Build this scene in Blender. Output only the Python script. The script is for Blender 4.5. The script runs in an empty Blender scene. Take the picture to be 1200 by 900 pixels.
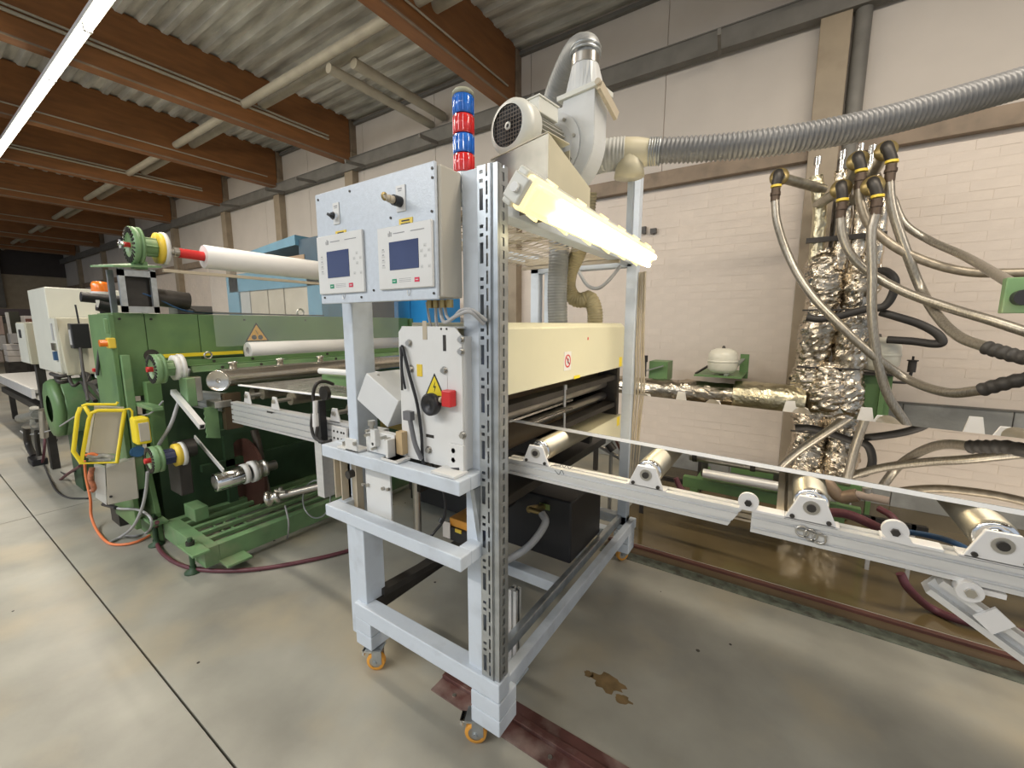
import bpy, bmesh, math, random
from mathutils import Vector, Matrix
random.seed(7)
C = bpy.context.scene.collection
SC = bpy.context.scene
# ---------------------------------------------------------------- camera
YAW, PIT, ROL, FPX, CAMH = -0.5863, 0.1430, 0.00133, 488.2, 1.5
_f = Vector((math.sin(YAW)*math.cos(PIT), math.cos(YAW)*math.cos(PIT), -math.sin(PIT)))
_r = Vector((math.cos(YAW), -math.sin(YAW), 0))
_u = _r.cross(_f)
_R = Matrix(((math.cos(ROL), math.sin(ROL), 0), (-math.sin(ROL), math.cos(ROL), 0), (0, 0, 1)))
_d = -_u
_rr = _r*math.cos(ROL) - _d*math.sin(ROL)
_dd = _r*math.sin(ROL) + _d*math.cos(ROL)
cam_data = bpy.data.cameras.new('camera')
cam = bpy.data.objects.new('camera', cam_data); C.objects.link(cam)
m = Matrix((_rr, -_dd, -_f)).transposed().to_4x4()
m.translation = Vector((0, 0, CAMH)); cam.matrix_world = m
cam_data.sensor_width = 36; cam_data.lens = FPX/1200*36; cam_data.clip_start = .05; cam_data.clip_end = 200
SC.camera = cam

def at(u, v, x=None, y=None, z=None):
    """measured point of the photograph put on a real plane of the hall"""
    w = _rr*((u-600)/FPX) + _dd*((v-450)/FPX) + _f
    if x is not None: t = x/w.x
    elif y is not None: t = y/w.y
    else: t = (z-CAMH)/w.z
    return Vector((0, 0, CAMH)) + w*t
def atp(u, v, p0, n):
    """same, on a plane through p0 with normal n"""
    w = _rr*((u-600)/FPX) + _dd*((v-450)/FPX) + _f; o = Vector((0, 0, CAMH)); n = Vector(n)
    return o + w*((Vector(p0)-o).dot(n)/w.dot(n))
# ---------------------------------------------------------------- light
SC.view_settings.view_transform = 'Standard'; SC.view_settings.look = 'None'
SC.view_settings.gamma = 1; SC.view_settings.use_curve_mapping = False
SC.view_settings.exposure = 0.38
W = bpy.data.worlds.new('world'); SC.world = W; W.use_nodes = True
W.node_tree.nodes['Background'].inputs[0].default_value = (.80, .88, 1, 1)
W.node_tree.nodes['Background'].inputs[1].default_value = .50
def area(name, loc, size, power, col, rot=(0, 0, 0)):
    l = bpy.data.lights.new(name, 'AREA'); l.shape = 'RECTANGLE'; l.size, l.size_y = size
    l.energy = power; l.color = col
    o = bpy.data.objects.new(name, l); o.location = loc; o.rotation_euler = rot; C.objects.link(o)
WARM = (1, .90, .76)
area('lamp_row_light', (-6.5, 1.2, 3.72), (9, .12), 130, WARM, (.45, 0, 0))
area('lamp_row_light', (-17, 1.2, 3.72), (9, .12), 60, WARM)
area('lamp_row_light', (2.2, 1.7, 3.9), (5, .15), 115, WARM, (.30, 0, 0))
area('lamp_row_light', (-2.0, -2.6, 4.0), (8, .15), 130, WARM)
area('skylight_light', (-4.5, -3.6, 4.3), (6, 2), 215, (.86, .93, 1), (.5, 0, 0))
# ---------------------------------------------------------------- materials
MATS = {}
def mat(name, col, rough=.5, metal=0, var=.08, scale=6, bump=0, bscale=40, coat=0, emit=None, est=0, detail=4,
        dirt=None, dscale=2, damt=.5, stretch=None, spec=None, trans=0, alpha=1):
    if name in MATS: return MATS[name]
    M = bpy.data.materials.new(name); M.use_nodes = True; nt = M.node_tree; N = nt.nodes; L = nt.links
    b = N['Principled BSDF']; b.inputs['Roughness'].default_value = rough; b.inputs['Metallic'].default_value = metal
    if spec is not None: b.inputs['Specular IOR Level'].default_value = spec
    if coat: b.inputs['Coat Weight'].default_value = coat
    if trans: b.inputs['Transmission Weight'].default_value = trans
    if alpha < 1: b.inputs['Alpha'].default_value = alpha
    tc = N.new('ShaderNodeTexCoord'); src = tc.outputs['Object']
    if stretch:
        mp = N.new('ShaderNodeMapping'); mp.inputs['Scale'].default_value = stretch; L.new(src, mp.inputs[0]); src = mp.outputs[0]
    no = N.new('ShaderNodeTexNoise'); no.inputs['Scale'].default_value = scale; no.inputs['Detail'].default_value = detail
    L.new(src, no.inputs[0])
    r = N.new('ShaderNodeValToRGB'); L.new(no.outputs[0], r.inputs[0])
    r.color_ramp.elements[0].position = .3; r.color_ramp.elements[1].position = .7
    r.color_ramp.elements[0].color = tuple(c*(1-var) for c in col)+(1,)
    r.color_ramp.elements[1].color = tuple(min(1, c*(1+var)) for c in col)+(1,)
    out = r.outputs[0]
    if dirt:
        n2 = N.new('ShaderNodeTexNoise'); n2.inputs['Scale'].default_value = dscale; n2.inputs['Detail'].default_value = 7
        L.new(src, n2.inputs[0])
        r2 = N.new('ShaderNodeValToRGB'); L.new(n2.outputs[0], r2.inputs[0])
        r2.color_ramp.elements[0].position = .5; r2.color_ramp.elements[1].position = .68
        r2.color_ramp.elements[0].color = (0, 0, 0, 1); r2.color_ramp.elements[1].color = (damt, damt, damt, 1)
        mx = N.new('ShaderNodeMixRGB'); L.new(r2.outputs[0], mx.inputs[0]); L.new(out, mx.inputs[1])
        mx.inputs[2].default_value = tuple(dirt)+(1,); out = mx.outputs[0]
    L.new(out, b.inputs['Base Color'])
    if bump:
        n3 = N.new('ShaderNodeTexNoise'); n3.inputs['Scale'].default_value = bscale; n3.inputs['Detail'].default_value = 3
        L.new(src, n3.inputs[0]); bp = N.new('ShaderNodeBump'); bp.inputs['Strength'].default_value = bump
        bp.inputs['Distance'].default_value = .01; L.new(n3.outputs[0], bp.inputs['Height']); L.new(bp.outputs[0], b.inputs['Normal'])
    if emit:
        b.inputs['Emission Color'].default_value = tuple(emit)+(1,); b.inputs['Emission Strength'].default_value = est
    MATS[name] = M; return M
concrete = mat('floor_concrete', (.325, .315, .27), .38, var=.30, scale=1.7, detail=9, bump=.12, bscale=14, dirt=(.44, .38, .27), dscale=1.5, damt=.8)
concrete2 = mat('plinth_concrete', (.30, .30, .28), .8, var=.2, scale=3, bump=.2, detail=8, dirt=(.5, .5, .48), dscale=5)
coating = mat('brown_floor_coating', (.13, .095, .045), .12, var=.25, scale=1.6, detail=8, dirt=(.19, .14, .065), dscale=2.5, coat=.3)
railred = mat('oxide_red_steel', (.12, .052, .046), .38, .3, var=.3, scale=9, dirt=(.45, .36, .32), dscale=7, damt=.5)
stainm = mat('rust_stain', (.20, .13, .055), .5, var=.3, scale=20)
flaky = mat('flaked_grey_green_paint', (.16, .18, .14), .6, var=.35, scale=22, dirt=(.07, .06, .045), dscale=16, damt=1)
brickw = mat('white_painted_brick', (.645, .565, .49), .62, var=.05, scale=5, bump=.15, dirt=(.56, .50, .45), dscale=1.5, damt=.5)
mortar = mat('painted_mortar', (.645, .565, .49), .8, var=.06)
upw = mat('upper_wall_plaster', (.54, .49, .435), .75, var=.05, scale=2)
colm = mat('tan_column_paint', (.30, .24, .165), .5, var=.12, scale=4, dirt=(.2, .15, .1), dscale=6, damt=.4)
wood = mat('glued_timber', (.235, .095, .028), .55, var=.16, scale=3, stretch=(6, 1, 6))
roofm = mat('grey_roof_sheet', (.52, .50, .44), .7, var=.3, scale=4, detail=8, stretch=(.5, 3, 1), dirt=(.24, .21, .17), dscale=2.2, damt=.5)
gutter = mat('dark_grey_steel', (.17, .16, .14), .6, .2, var=.15)
stripm = mat('brown_steel_beam', (.24, .18, .125), .6, var=.2, scale=5, dirt=(.12, .09, .06), dscale=6)
ppipe = mat('beige_pipe', (.38, .34, .26), .5, var=.12, scale=5)
lblue = mat('pale_blue_grey_paint', (.63, .69, .76), .42, var=.04, scale=9, bump=.05, dirt=(.34, .36, .38), dscale=9, damt=.35)
cabm = mat('light_grey_enamel', (.60, .655, .72), .30, var=.05, scale=60, bump=.08, bscale=160)
cabs = mat('beige_grey_enamel', (.50, .47, .40), .4, var=.04)
whitep = mat('white_plate', (.74, .74, .72), .38, var=.04, dirt=(.55, .53, .5), dscale=6, damt=.3)
alu = mat('aluminium_profile', (.70, .70, .69), .34, .45, var=.05, stretch=(1, 10, 10))
aluw = mat('white_aluminium', (.78, .77, .76), .35, .25, var=.04)
galv = mat('galvanised_steel', (.44, .465, .48), .36, .75, var=.14, scale=22, dirt=(.3, .3, .29), dscale=10)
steel = mat('bare_steel', (.50, .48, .44), .28, .9, var=.12, scale=10)
rollm = mat('steel_roller', (.40, .37, .30), .40, .85, var=.12, scale=9, stretch=(1, 1, 1))
stainless = mat('stainless_steel', (.60, .57, .51), .22, .95, var=.08, stretch=(1, 8, 8))
chrome = mat('chrome', (.8, .8, .8), .12, 1, var=.02)
dark = mat('dark_steel', (.055, .05, .045), .45, .5, var=.3, scale=8)
black = mat('black_plastic', (.02, .02, .022), .42, var=.1)
rubber = mat('black_rubber', (.045, .042, .04), .55, var=.2)
mirror = mat('mirror_sheet', (.84, .82, .79), .015, 1, var=.005)
edgem = mat('sheet_cut_edge', (.92, .92, .91), .5, var=.01)
cream = mat('cream_paint', (.66, .635, .47), .35, var=.03, scale=2)
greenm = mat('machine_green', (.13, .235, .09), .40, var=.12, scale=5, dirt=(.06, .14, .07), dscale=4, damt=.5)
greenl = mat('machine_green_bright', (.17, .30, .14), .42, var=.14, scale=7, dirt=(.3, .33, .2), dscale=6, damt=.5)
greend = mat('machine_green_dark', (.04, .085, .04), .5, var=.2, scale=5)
yellow = mat('signal_yellow', (.86, .68, .03), .38, var=.04)
yelo = mat('yellow_enamel', (.80, .58, .06), .4, var=.06)
red = mat('signal_red', (.62, .03, .03), .35, var=.05)
orange = mat('orange_polyurethane', (.80, .37, .06), .45, var=.08)
orangehose = mat('orange_hose', (.85, .24, .09), .45, var=.05)
blueb = mat('bright_blue_paint', (.02, .25, .62), .4, var=.04)
blueg = mat('blue_grey_paint', (.10, .24, .34), .5, var=.1)
motorw = mat('cream_white_enamel', (.66, .66, .60), .35, var=.03)
housing = mat('grey_white_enamel', (.62, .63, .62), .38, var=.04, dirt=(.45, .44, .4), dscale=5, damt=.3)
housy = mat('yellowed_enamel', (.60, .55, .40), .4, var=.06)
flexg = mat('grey_flex_duct', (.27, .275, .27), .5, .2, var=.12, scale=12)
flexy = mat('olive_flex_duct', (.36, .36, .27), .5, .1, var=.12, scale=12)
flext = mat('tan_flex_duct', (.40, .34, .20), .5, .05, var=.12, scale=12)
braid = mat('braided_steel_hose', (.36, .33, .28), .33, .7, var=.25, scale=40, stretch=(4, 4, .8))
brass = mat('tarnished_brass', (.42, .32, .14), .4, .8, var=.25, scale=14)
foil = mat('crumpled_foil', (.54, .48, .39), .27, 1, var=.25, scale=9, bump=.5, bscale=28)
foilg = mat('golden_foil', (.56, .51, .36), .32, 1, var=.2, scale=12, bump=.5, bscale=34)
bluelens = mat('blue_lens', (.02, .16, .62), .16, var=.2, scale=20, stretch=(3, 3, .3), coat=.6)
redlens = mat('red_lens', (.72, .03, .03), .16, var=.2, scale=20, stretch=(3, 3, .3), coat=.6)
orlens = mat('orange_lens', (.92, .22, .02), .2, coat=.6, var=.05)
screenm = mat('dark_blue_display', (.055, .075, .17), .12, var=.1)
greybtn = mat('pale_grey_key', (.62, .62, .60), .5, var=.02)
inkg = mat('grey_print', (.33, .33, .34), .6, var=.02)
inkk = mat('black_print', (.02, .02, .02), .5, var=.02)
paperw = mat('white_film_roll', (.80, .79, .77), .42, var=.02)
paper = mat('paper', (.78, .74, .70), .7, var=.03)
tank = mat('cream_vessel', (.75, .73, .62), .3, var=.03)
maroon = mat('dark_red_disc', (.10, .04, .03), .5, var=.2)
maroonh = mat('maroon_hose', (.12, .035, .045), .45, var=.2)
bluecable = mat('blue_cable', (.03, .09, .20), .4)
greycable = mat('grey_cable', (.42, .42, .42), .4)
tanm = mat('tan_steel', (.50, .43, .32), .5, var=.06)
lampg = mat('lamp_tube_glow', (1, .95, .8), .3, emit=(1, .90, .62), est=6, var=0)
lampr = mat('lamp_row_glow', (1, .95, .85), .3, emit=(1, .93, .74), est=9, var=0)
lampcover = mat('frosted_lamp_cover', (.92, .80, .50), .35, emit=(1, .80, .38), est=.7, var=.04)
blockp = mat('ply_wood_block', (.55, .40, .22), .6, var=.1)
# ---------------------------------------------------------------- mesh helpers
class MB:
    def __init__(s): s.bm = bmesh.new()
    def face(s, vs, sm=False):
        try: f = s.bm.faces.new(vs); f.smooth = sm; return f
        except ValueError: return None
    def bx(s, x0, x1, y0, y1, z0, z1, M=None):
        v = [Vector((x, y, z)) for x in (x0, x1) for y in (y0, y1) for z in (z0, z1)]
        if M is not None: v = [M @ p for p in v]
        v = [s.bm.verts.new(p) for p in v]
        for q in ((0, 1, 3, 2), (4, 6, 7, 5), (0, 4, 5, 1), (2, 3, 7, 6), (0, 2, 6, 4), (1, 5, 7, 3)): s.face([v[i] for i in q])
        return s
    def box(s, c, d, rz=0, rx=0, ry=0):
        M = Matrix.Translation(Vector(c)) @ Matrix.Rotation(rz, 4, 'Z') @ Matrix.Rotation(ry, 4, 'Y') @ Matrix.Rotation(rx, 4, 'X')
        return s.bx(-d[0]/2, d[0]/2, -d[1]/2, d[1]/2, -d[2]/2, d[2]/2, M)
    def bar(s, p0, p1, w, h, up=(0, 0, 1)):
        p0, p1 = Vector(p0), Vector(p1); a = (p1-p0); L = a.length; a.normalize()
        up = Vector(up); sd = a.cross(up)
        if sd.length < 1e-4: up = Vector((1, 0, 0)); sd = a.cross(up)
        sd.normalize(); up = sd.cross(a)
        M = Matrix((a, sd, up)).transposed().to_4x4(); M.translation = p0
        return s.bx(0, L, -w/2, w/2, -h/2, h/2, M)
    def basis(s, a):
        a = Vector(a).normalized(); t = Vector((0, 0, 1)) if abs(a.z) < .9 else Vector((1, 0, 0))
        b = a.cross(t).normalized(); return a, b, b.cross(a)
    def ring(s, c, a, b, r, n): return [s.bm.verts.new(c + (a*math.cos(t*2*math.pi/n) + b*math.sin(t*2*math.pi/n))*r) for t in range(n)]
    def cyl(s, p0, p1, r, r2=None, n=16, caps=True):
        r2 = r if r2 is None else r2; p0, p1 = Vector(p0), Vector(p1); ax, b, c = s.basis(p1-p0)
        A = s.ring(p0, b, c, r, n); B = s.ring(p1, b, c, r2, n)
        for i in range(n): s.face([A[i], A[(i+1) % n], B[(i+1) % n], B[i]], True)
        if caps:
            for R in (s.ring(p0, b, c, r, n), s.ring(p1, b, c, r2, n)): s.face(R)
        return s
    def lathe(s, o, a, prof, n=24):
        """prof: list of (radius, height along a); sharp corners come from repeated points"""
        o = Vector(o); ax, b, c = s.basis(a); prev = None; pp = None
        for (r, h) in prof:
            if pp == (r, h): prev = s.ring(o+ax*h, b, c, max(r, 1e-4), n); continue
            R = s.ring(o+ax*h, b, c, max(r, 1e-4), n)
            if prev:
                for i in range(n): s.face([prev[i], prev[(i+1) % n], R[(i+1) % n], R[i]], True)
            prev = R; pp = (r, h)
        return s
    def prism(s, pts, vec, sm=False):
        vec = Vector(vec); A = [s.bm.verts.new(Vector(p)) for p in pts]; B = [s.bm.verts.new(Vector(p)+vec) for p in pts]
        s.face(A); s.face(B)
        if sm: A = [s.bm.verts.new(v.co) for v in A]; B = [s.bm.verts.new(v.co) for v in B]
        n = len(pts)
        for i in range(n): s.face([A[i], A[(i+1) % n], B[(i+1) % n], B[i]], sm)
        return s
    def tube(s, pts, r, n=10, sub=6, rf=None, caps=True, smooth=True):
        P = curve(pts, sub) if smooth else [Vector(p) for p in pts]
        t0 = (P[1]-P[0]).normalized(); ax, b, c = s.basis(t0); prev = None; first = last = None; L = 0
        for i, p in enumerate(P):
            t = (P[min(i+1, len(P)-1)]-P[max(i-1, 0)]).normalized()
            b = (b-t*b.dot(t)).normalized(); c = t.cross(b)
            if i: L += (p-P[i-1]).length
            rr = r if rf is None else rf(L, i)
            R = s.ring(p, b, c, rr, n)
            if prev:
                for k in range(n): s.face([prev[k], prev[(k+1) % n], R[(k+1) % n], R[k]], True)
            else: first = (p, b.copy(), c.copy(), rr)
            prev = R; last = (p, b.copy(), c.copy(), rr)
        if caps:
            for q in (first, last): s.face(s.ring(q[0], q[1], q[2], q[3], n))
        return s
    def flex(s, pts, r, pitch=.02, amp=.12, n=14, k=4, plan=24):
        """ribbed duct: resampled evenly with rings"""
        P = curve(pts, plan); D = [0]
        for a, b in zip(P, P[1:]): D.append(D[-1]+(b-a).length)
        tot = D[-1]; st = pitch/k; N = int(tot/st); Q = []; j = 0
        for i in range(N+1):
            d = i*st
            while j < len(D)-2 and D[j+1] < d: j += 1
            t = (d-D[j])/max(1e-9, D[j+1]-D[j]); Q.append(P[j].lerp(P[j+1], t))
        return s.tube(Q, r, n, smooth=False, rf=lambda L, i: r*(1-amp*(.5-.5*math.cos(2*math.pi*i/k))))
def curve(pts, sub=6):
    P = [Vector(p) for p in pts]
    if len(P) < 3: return P
    Q = [P[0]*2-P[1]]+P+[P[-1]*2-P[-2]]; out = []
    for i in range(1, len(Q)-2):
        a, b, c, d = Q[i-1:i+3]
        for k in range(sub):
            t = k/sub; out.append(.5*((2*b)+(c-a)*t+(2*a-5*b+4*c-d)*t*t+(3*b-a-3*c+d)*t**3))
    out.append(P[-1]); return out
OFF = {}
def mesh_of(name, mb, off):
    bm = mb.bm
    if off is not None: bmesh.ops.translate(bm, verts=bm.verts, vec=-off)
    bmesh.ops.recalc_face_normals(bm, faces=bm.faces)
    me = bpy.data.meshes.new(name); bm.to_mesh(me); bm.free(); return me
def obj(name, mb, m, parent=None, label=None, bev=0, kind=None, mats=None):
    off = OFF.get(parent.name) if parent else None
    me = mesh_of(name, mb, off); o = bpy.data.objects.new(name, me); C.objects.link(o)
    me.materials.append(m)
    if parent: o.parent = parent
    OFF[o.name] = off
    if bev:
        b = o.modifiers.new('bevel', 'BEVEL'); b.width = bev; b.segments = 2; b.limit_method = 'ANGLE'; b.angle_limit = .7
    if label: o['label'] = label
    if kind: o['kind'] = kind
    return o
def thing(name, label, cat, loc, group=None, rz=0, local=False):
    o = bpy.data.objects.new(name, None); C.objects.link(o); o.empty_display_size = .1
    o.location = loc; o.rotation_euler = (0, 0, rz); o['label'] = label; o['category'] = cat
    if group: o['group'] = group
    OFF[o.name] = None if local else Vector(loc)
    return o
def solo(name, mb, m, label, cat, group=None, bev=0):
    co = [v.co for v in mb.bm.verts]
    b = Vector(((min(c.x for c in co)+max(c.x for c in co))/2, (min(c.y for c in co)+max(c.y for c in co))/2, min(c.z for c in co)))
    me = mesh_of(name, mb, b); o = bpy.data.objects.new(name, me); C.objects.link(o); o.location = b; me.materials.append(m)
    o['label'] = label; o['category'] = cat
    if group: o['group'] = group
    if bev:
        q = o.modifiers.new('bevel', 'BEVEL'); q.width = bev; q.segments = 2; q.limit_method = 'ANGLE'; q.angle_limit = .7
    OFF[o.name] = b
    return o
def struct(name, mb, m, parent=None, bev=0):
    o = obj(name, mb, m, parent, bev=bev); o['kind'] = 'structure'; return o
def linked(src, name, loc, parent, rot=None):
    o = bpy.data.objects.new(name, src.data); C.objects.link(o); o.parent = parent; o.location = loc
    if rot: o.rotation_euler = rot
    return o
def bolt(mb, p, d, r=.006, h=.006): p = Vector(p); mb.cyl(p, p+Vector(d).normalized()*h, r, n=6)
# ================================================================ THE HALL
WY = 4.5                      # inner face of the long wall
# floor: concrete slabs with recessed joints
fl = struct('floor', MB().bx(-30, 6, -8, WY, -.2, -.03), mat('joint_dirt', (.15, .135, .11), .9))
xs = [-30, -24.3, -19.4, -14.55, -9.7, -4.85, 6]; ys = [-8, -4.4, .495, 2.72, WY]
for i in range(len(xs)-1):
    for j in range(len(ys)-1):
        if i == 5 and j == 3: continue
        struct('slab', MB().bx(xs[i]+.004, xs[i+1]-.004, ys[j]+(.004 if j != 3 else 0), ys[j+1]-(.004 if j < 2 else 0), -.1, 0), concrete, fl)
struct('slab', MB().bx(-4.844, -1.0, 2.72, WY, -.1, 0), concrete, fl)
struct('coated_slab', MB().bx(-1.0, 6, 2.72, WY, -.1, .001), coating, fl)
# two steel rails sunk in the floor that the trolley frame stands over
def floor_rail(x0, x1, yc, label):
    t = thing('floor_rail', label, 'rail', (x0, yc, 0))
    obj('base_plate', MB().bx(x0, x1, yc-.075, yc+.075, .0005, .007), railred, t)
    mb = MB().bx(x0, x1, yc-.008, yc+.022, .007, .022); obj('rail_bar', mb, railred, t, bev=.002)
    mb = MB()
    x = x0+.1
    while x < min(x1, 1.5): mb.cyl((x, yc-.045, .007), (x, yc-.045, .011), .008, n=8); x += .22
    obj('bolt', mb, steel, t, kind='stuff')
floor_rail(-1.12, 4, 1.16, 'dark red steel floor rail whose end starts under the front caster')
t = thing('floor_rail', 'narrow dark rail with a flaked grey-green strip on the floor beyond the frame', 'rail', (-1, 2.6, 0))
obj('rail_bar', MB().bx(-.95, 4, 2.645, 2.675, 0, .022), maroon, t, bev=.002)
obj('base_plate', MB().bx(-.95, 4, 2.575, 2.645, .0005, .006), mat('brown_steel', (.14, .10, .06), .5, .4), t)
obj('flaked_strip', MB().bx(-.95, 4, 2.49, 2.575, .0005, .004), flaky, t)
def stain(u, v, r, seed):
    c = at(u, v, z=0); rnd = random.Random(seed); pts = []
    for k in range(22):
        a = k*math.pi*2/22; q = r*(.7+.5*rnd.random()); pts.append((c.x+q*math.cos(a), c.y+q*math.sin(a)*.6, .0003))
    struct('stain', MB().prism(pts, (0, 0, .0006)), stainm, fl)
stain(712, 800, .075, 1); stain(730, 820, .035, 2); stain(690, 790, .025, 4)
mb = MB(); rnd = random.Random(3)
for k in range(30):
    x, y = rnd.uniform(-3.4, 0), rnd.uniform(-.3, 2.3); r = rnd.uniform(.003, .009); mb.cyl((x, y, .0002), (x, y, .0012), r, n=7)
o = obj('floor_speck', mb, dark, fl, kind='stuff')
# back wall : plinth blocks, painted bricks, upper panels
wb = struct('wall_back', MB().bx(-26, 6, WY+.0078, WY+.25, 0, 4.9), mortar)
x = -25.0
while x < 6:
    struct('plinth_block', MB().bx(x+.003, x+.597, WY-.012, WY+.04, 0, .872), concrete2, wb, bev=.004); x += .6
struct('plinth_cap', MB().bx(-26, 6, WY-.02, WY+.04, .872, .885), gutter, wb)
bl, bh = .25, .0715; nb = 0; bmesh_rest = MB()
bm0 = MB().bx(0, bl-.005, 0, .03, 0, bh-.004); src = obj('brick', bm0, brickw, wb); src.location = (-2.1, WY+.008, .885)
src['kind'] = 'structure'
cells = []
for r in range(0, 28):
    for c in range(-105, 24):
        x = c*bl + (bl/2 if r % 2 else 0); z = .885 + r*bh
        if x > 2.6: continue
        cells.append((abs(x-.2)+abs(z-1.6)*.6, x, z, r))
cells.sort()
for k, (d_, x, z, r) in enumerate(cells):
    j = random.uniform(-.002, .002)
    if k < 298: linked(src, 'brick', (x, WY+.006+j*.5, z), wb)
    else: bmesh_rest.bx(x, x+bl-.005, WY+.006+j, WY+.036, z, z+bh-.004)
o = obj('brick', bmesh_rest, brickw, wb, kind='stuff')
colx = [3.05, 0, -3.05, -6.12, -8.3, -10.5, -13.35, -16.4, -19.5, -22.6]
x = -25.6
while x < 5.5:                                      # upper wall panels
    struct('wall_panel', MB().bx(x+.004, x+1.521, WY-.004, WY+.03, 2.97, 4.62), upw, wb); x += 1.525
# columns
for i, cx in enumerate(colx):
    struct('column', MB().bx(cx, cx+.2, WY-.12, WY+.03, 0, 4.15), colm, None, bev=.006)
    mb = MB().bx(cx+.01, cx+.19, WY-.11, WY+.02, 4.15, 4.62); struct('column_head', mb, stripm)
struct('downpipe', MB().cyl((.27, WY-.06, 0), (.27, WY-.06, 4.6), .055, n=16), gutter)
struct('trim_1', MB().bx(-26, 6, WY-.075, WY+.0, 2.845, 2.985), stripm, None, bev=.004)
mb = MB()
for i in range(30): mb.bx(-2.7+i*.18, -2.62+i*.18, WY-.08, WY-.074, 2.87+(.03 if i % 3 else 0), 2.90+(.03 if i % 3 else 0))
# steel channel high on the wall
ch = struct('trim_2', MB().bx(-26, 6, WY-.14, WY-.125, 3.885, 4.045).bx(-26, 6, WY-.15, WY-.06, 3.875, 3.887).bx(-26, 6, WY-.15, WY-.06, 4.045, 4.055), gutter)
for i, x in enumerate([-9.6, -7.9, -6.9, -5.6, -4.1, -2.45, -.72, 1.3]):
    struct('bracket_arm', MB().bar((x, WY-.12, 3.87), (x+.05, WY-.50, 3.82), .025, .045), gutter, ch)
struct('trim_3', MB().bx(-26, 6, WY-.05, WY-.005, 4.56, 4.60), gutter)
# roof : corrugated sheets running along the hall
mb = MB(); p = .19; y = -8.0; prof = []
while y < WY+.1:
    prof += [(y, 4.62), (y+.055, 4.62), (y+.085, 4.66), (y+.16, 4.66)]; y += p
A = [mb.bm.verts.new((-28, a, b)) for a, b in prof]; B = [mb.bm.verts.new((6, a, b)) for a, b in prof]
for i in range(len(prof)-1): mb.face([A[i], B[i], B[i+1], A[i+1]])
mb.bx(-28, 6, -8, WY+.1, 4.72, 4.76)
struct('ceiling', mb, roofm)
for i, cx in enumerate(colx):                       # timber beams
    bo = struct('roof_beam', MB().bx(cx+.02, cx+.18, -8, WY-.12, 4.0, 4.64), wood, None, bev=.006)
    struct('beam_strip', MB().bx(cx+.17, cx+.192, -8, WY-.13, 4.0, 4.015), stripm, bo)
    struct('conduit', MB().cyl((cx+.205, -8, 4.20), (cx+.205, WY-.5, 4.20), .017, n=8).cyl((cx+.205, -8, 4.245), (cx+.205, WY-.5, 4.245), .013, n=8) if i in (3, 5) else MB().cyl((cx+.2, -8, 4.13), (cx+.2, WY-.3, 4.13), .010, n=8), ppipe, bo)
# far wall
wf = struct('wall_far', MB().bx(-25.2, -25, -8, WY+.2, 0, 4.9), mat('far_wall_cream', (.42, .35, .25), .7))
struct('wall_band', MB().bx(-25, -24.95, -8, WY, 3.35, 4.7), mat('far_wall_dark', (.06, .05, .045), .7), wf)
struct('wall_band', MB().bx(-25, -24.95, -8, WY, 1.5, 1.75), gutter, wf)
for y in (1.2, 1.6, 2.6): struct('downpipe', MB().bx(-24.95, -24.8, y, y+.16, 2.1, 4.5), gutter, wf)
# heating / sprinkler pipes under the roof
def pipe(pts, r, m, label, group='beige pipes under the roof', n=12, sub=1):
    return solo('ceiling_pipe', MB().tube(pts, r, n, smooth=False) if sub == 1 else MB().tube(pts, r, n), m, label, 'pipe', group)
pipe([(-24.5, 3.08, 4.30), (-5.22, 3.08, 4.30), (5.5, 3.08, 4.30)], .055, ppipe, 'thick beige pipe running along the hall through the timber beams, upper of the pair')
pipe([(-24.5, 2.86, 4.22), (5.5, 2.86, 4.22)], .05, ppipe, 'beige pipe with lighter sleeves running along the hall, lower of the pair')
pipe([(-4.02, 3.06, 4.19), (-4.02, 4.42, 4.19)], .055, ppipe, 'thick beige branch pipe running to the back wall, beside the tee')
pipe([(-4.22, 2.9, 4.13), (-4.22, 4.42, 4.13)], .05, ppipe, 'thinner beige branch pipe ending just before the back wall')
# long fluorescent row
def lamp_row(x0, x1, y, z, label, n):
    t = thing('lamp_row', label, 'lamp', (x0, y, z))
    obj('tray', MB().bx(x0, x1, y-.045, y+.045, z+.03, z+.07), aluw, t)
    L = (x1-x0)/n
    for i in range(n):
        tb = obj('lamp_tube', MB().cyl((x0+i*L+.02, y, z), (x0+(i+1)*L-.02, y, z), .022, n=12), lampr, t)
        for e in (x0+i*L+.01, x0+(i+1)*L-.01): obj('lamp_holder', MB().box((e, y, z+.008), (.018, .05, .05)), whitep, tb)
lamp_row(-13.5, -2.4, 1.2, 3.82, 'long row of glowing fluorescent tubes at the top left', 9)
# ================================================================ LIGHT GREY STEEL TROLLEY FRAME
F0, F1 = 1.02, 2.46           # front and back faces
fr = thing('trolley_frame', 'pale blue-grey welded steel frame on orange casters that carries the control box', 'frame', (-1.1, 1.7, 0))
def tubeprof(x0, x1, y0, y1, z0, z1): return MB().bx(x0, x1, y0, y1, z0, z1)
def P_(name, b, m=lblue, lab=None, bev=.004, par=None): return obj(name, tubeprof(*b), m, par or fr, lab, bev)
# legs and upright posts
P_('post', (-1.485, -1.425, F0, F0+.10, .30, 1.60))
P_('post', (-1.555, -1.487, F0+.012, F0+.075, .115, .925))
P_('post', (-.862, -.792, F0, F0+.06, .30, 1.952))
P_('post', (-.83, -.77, F1, F1+.06, .14, 2.40))
P_('post', (-1.485, -1.425, F1, F1+.06, .14, 1.95))
P_('post', (-1.38, -1.31, F1, F1+.06, 1.30, 1.83))
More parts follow.
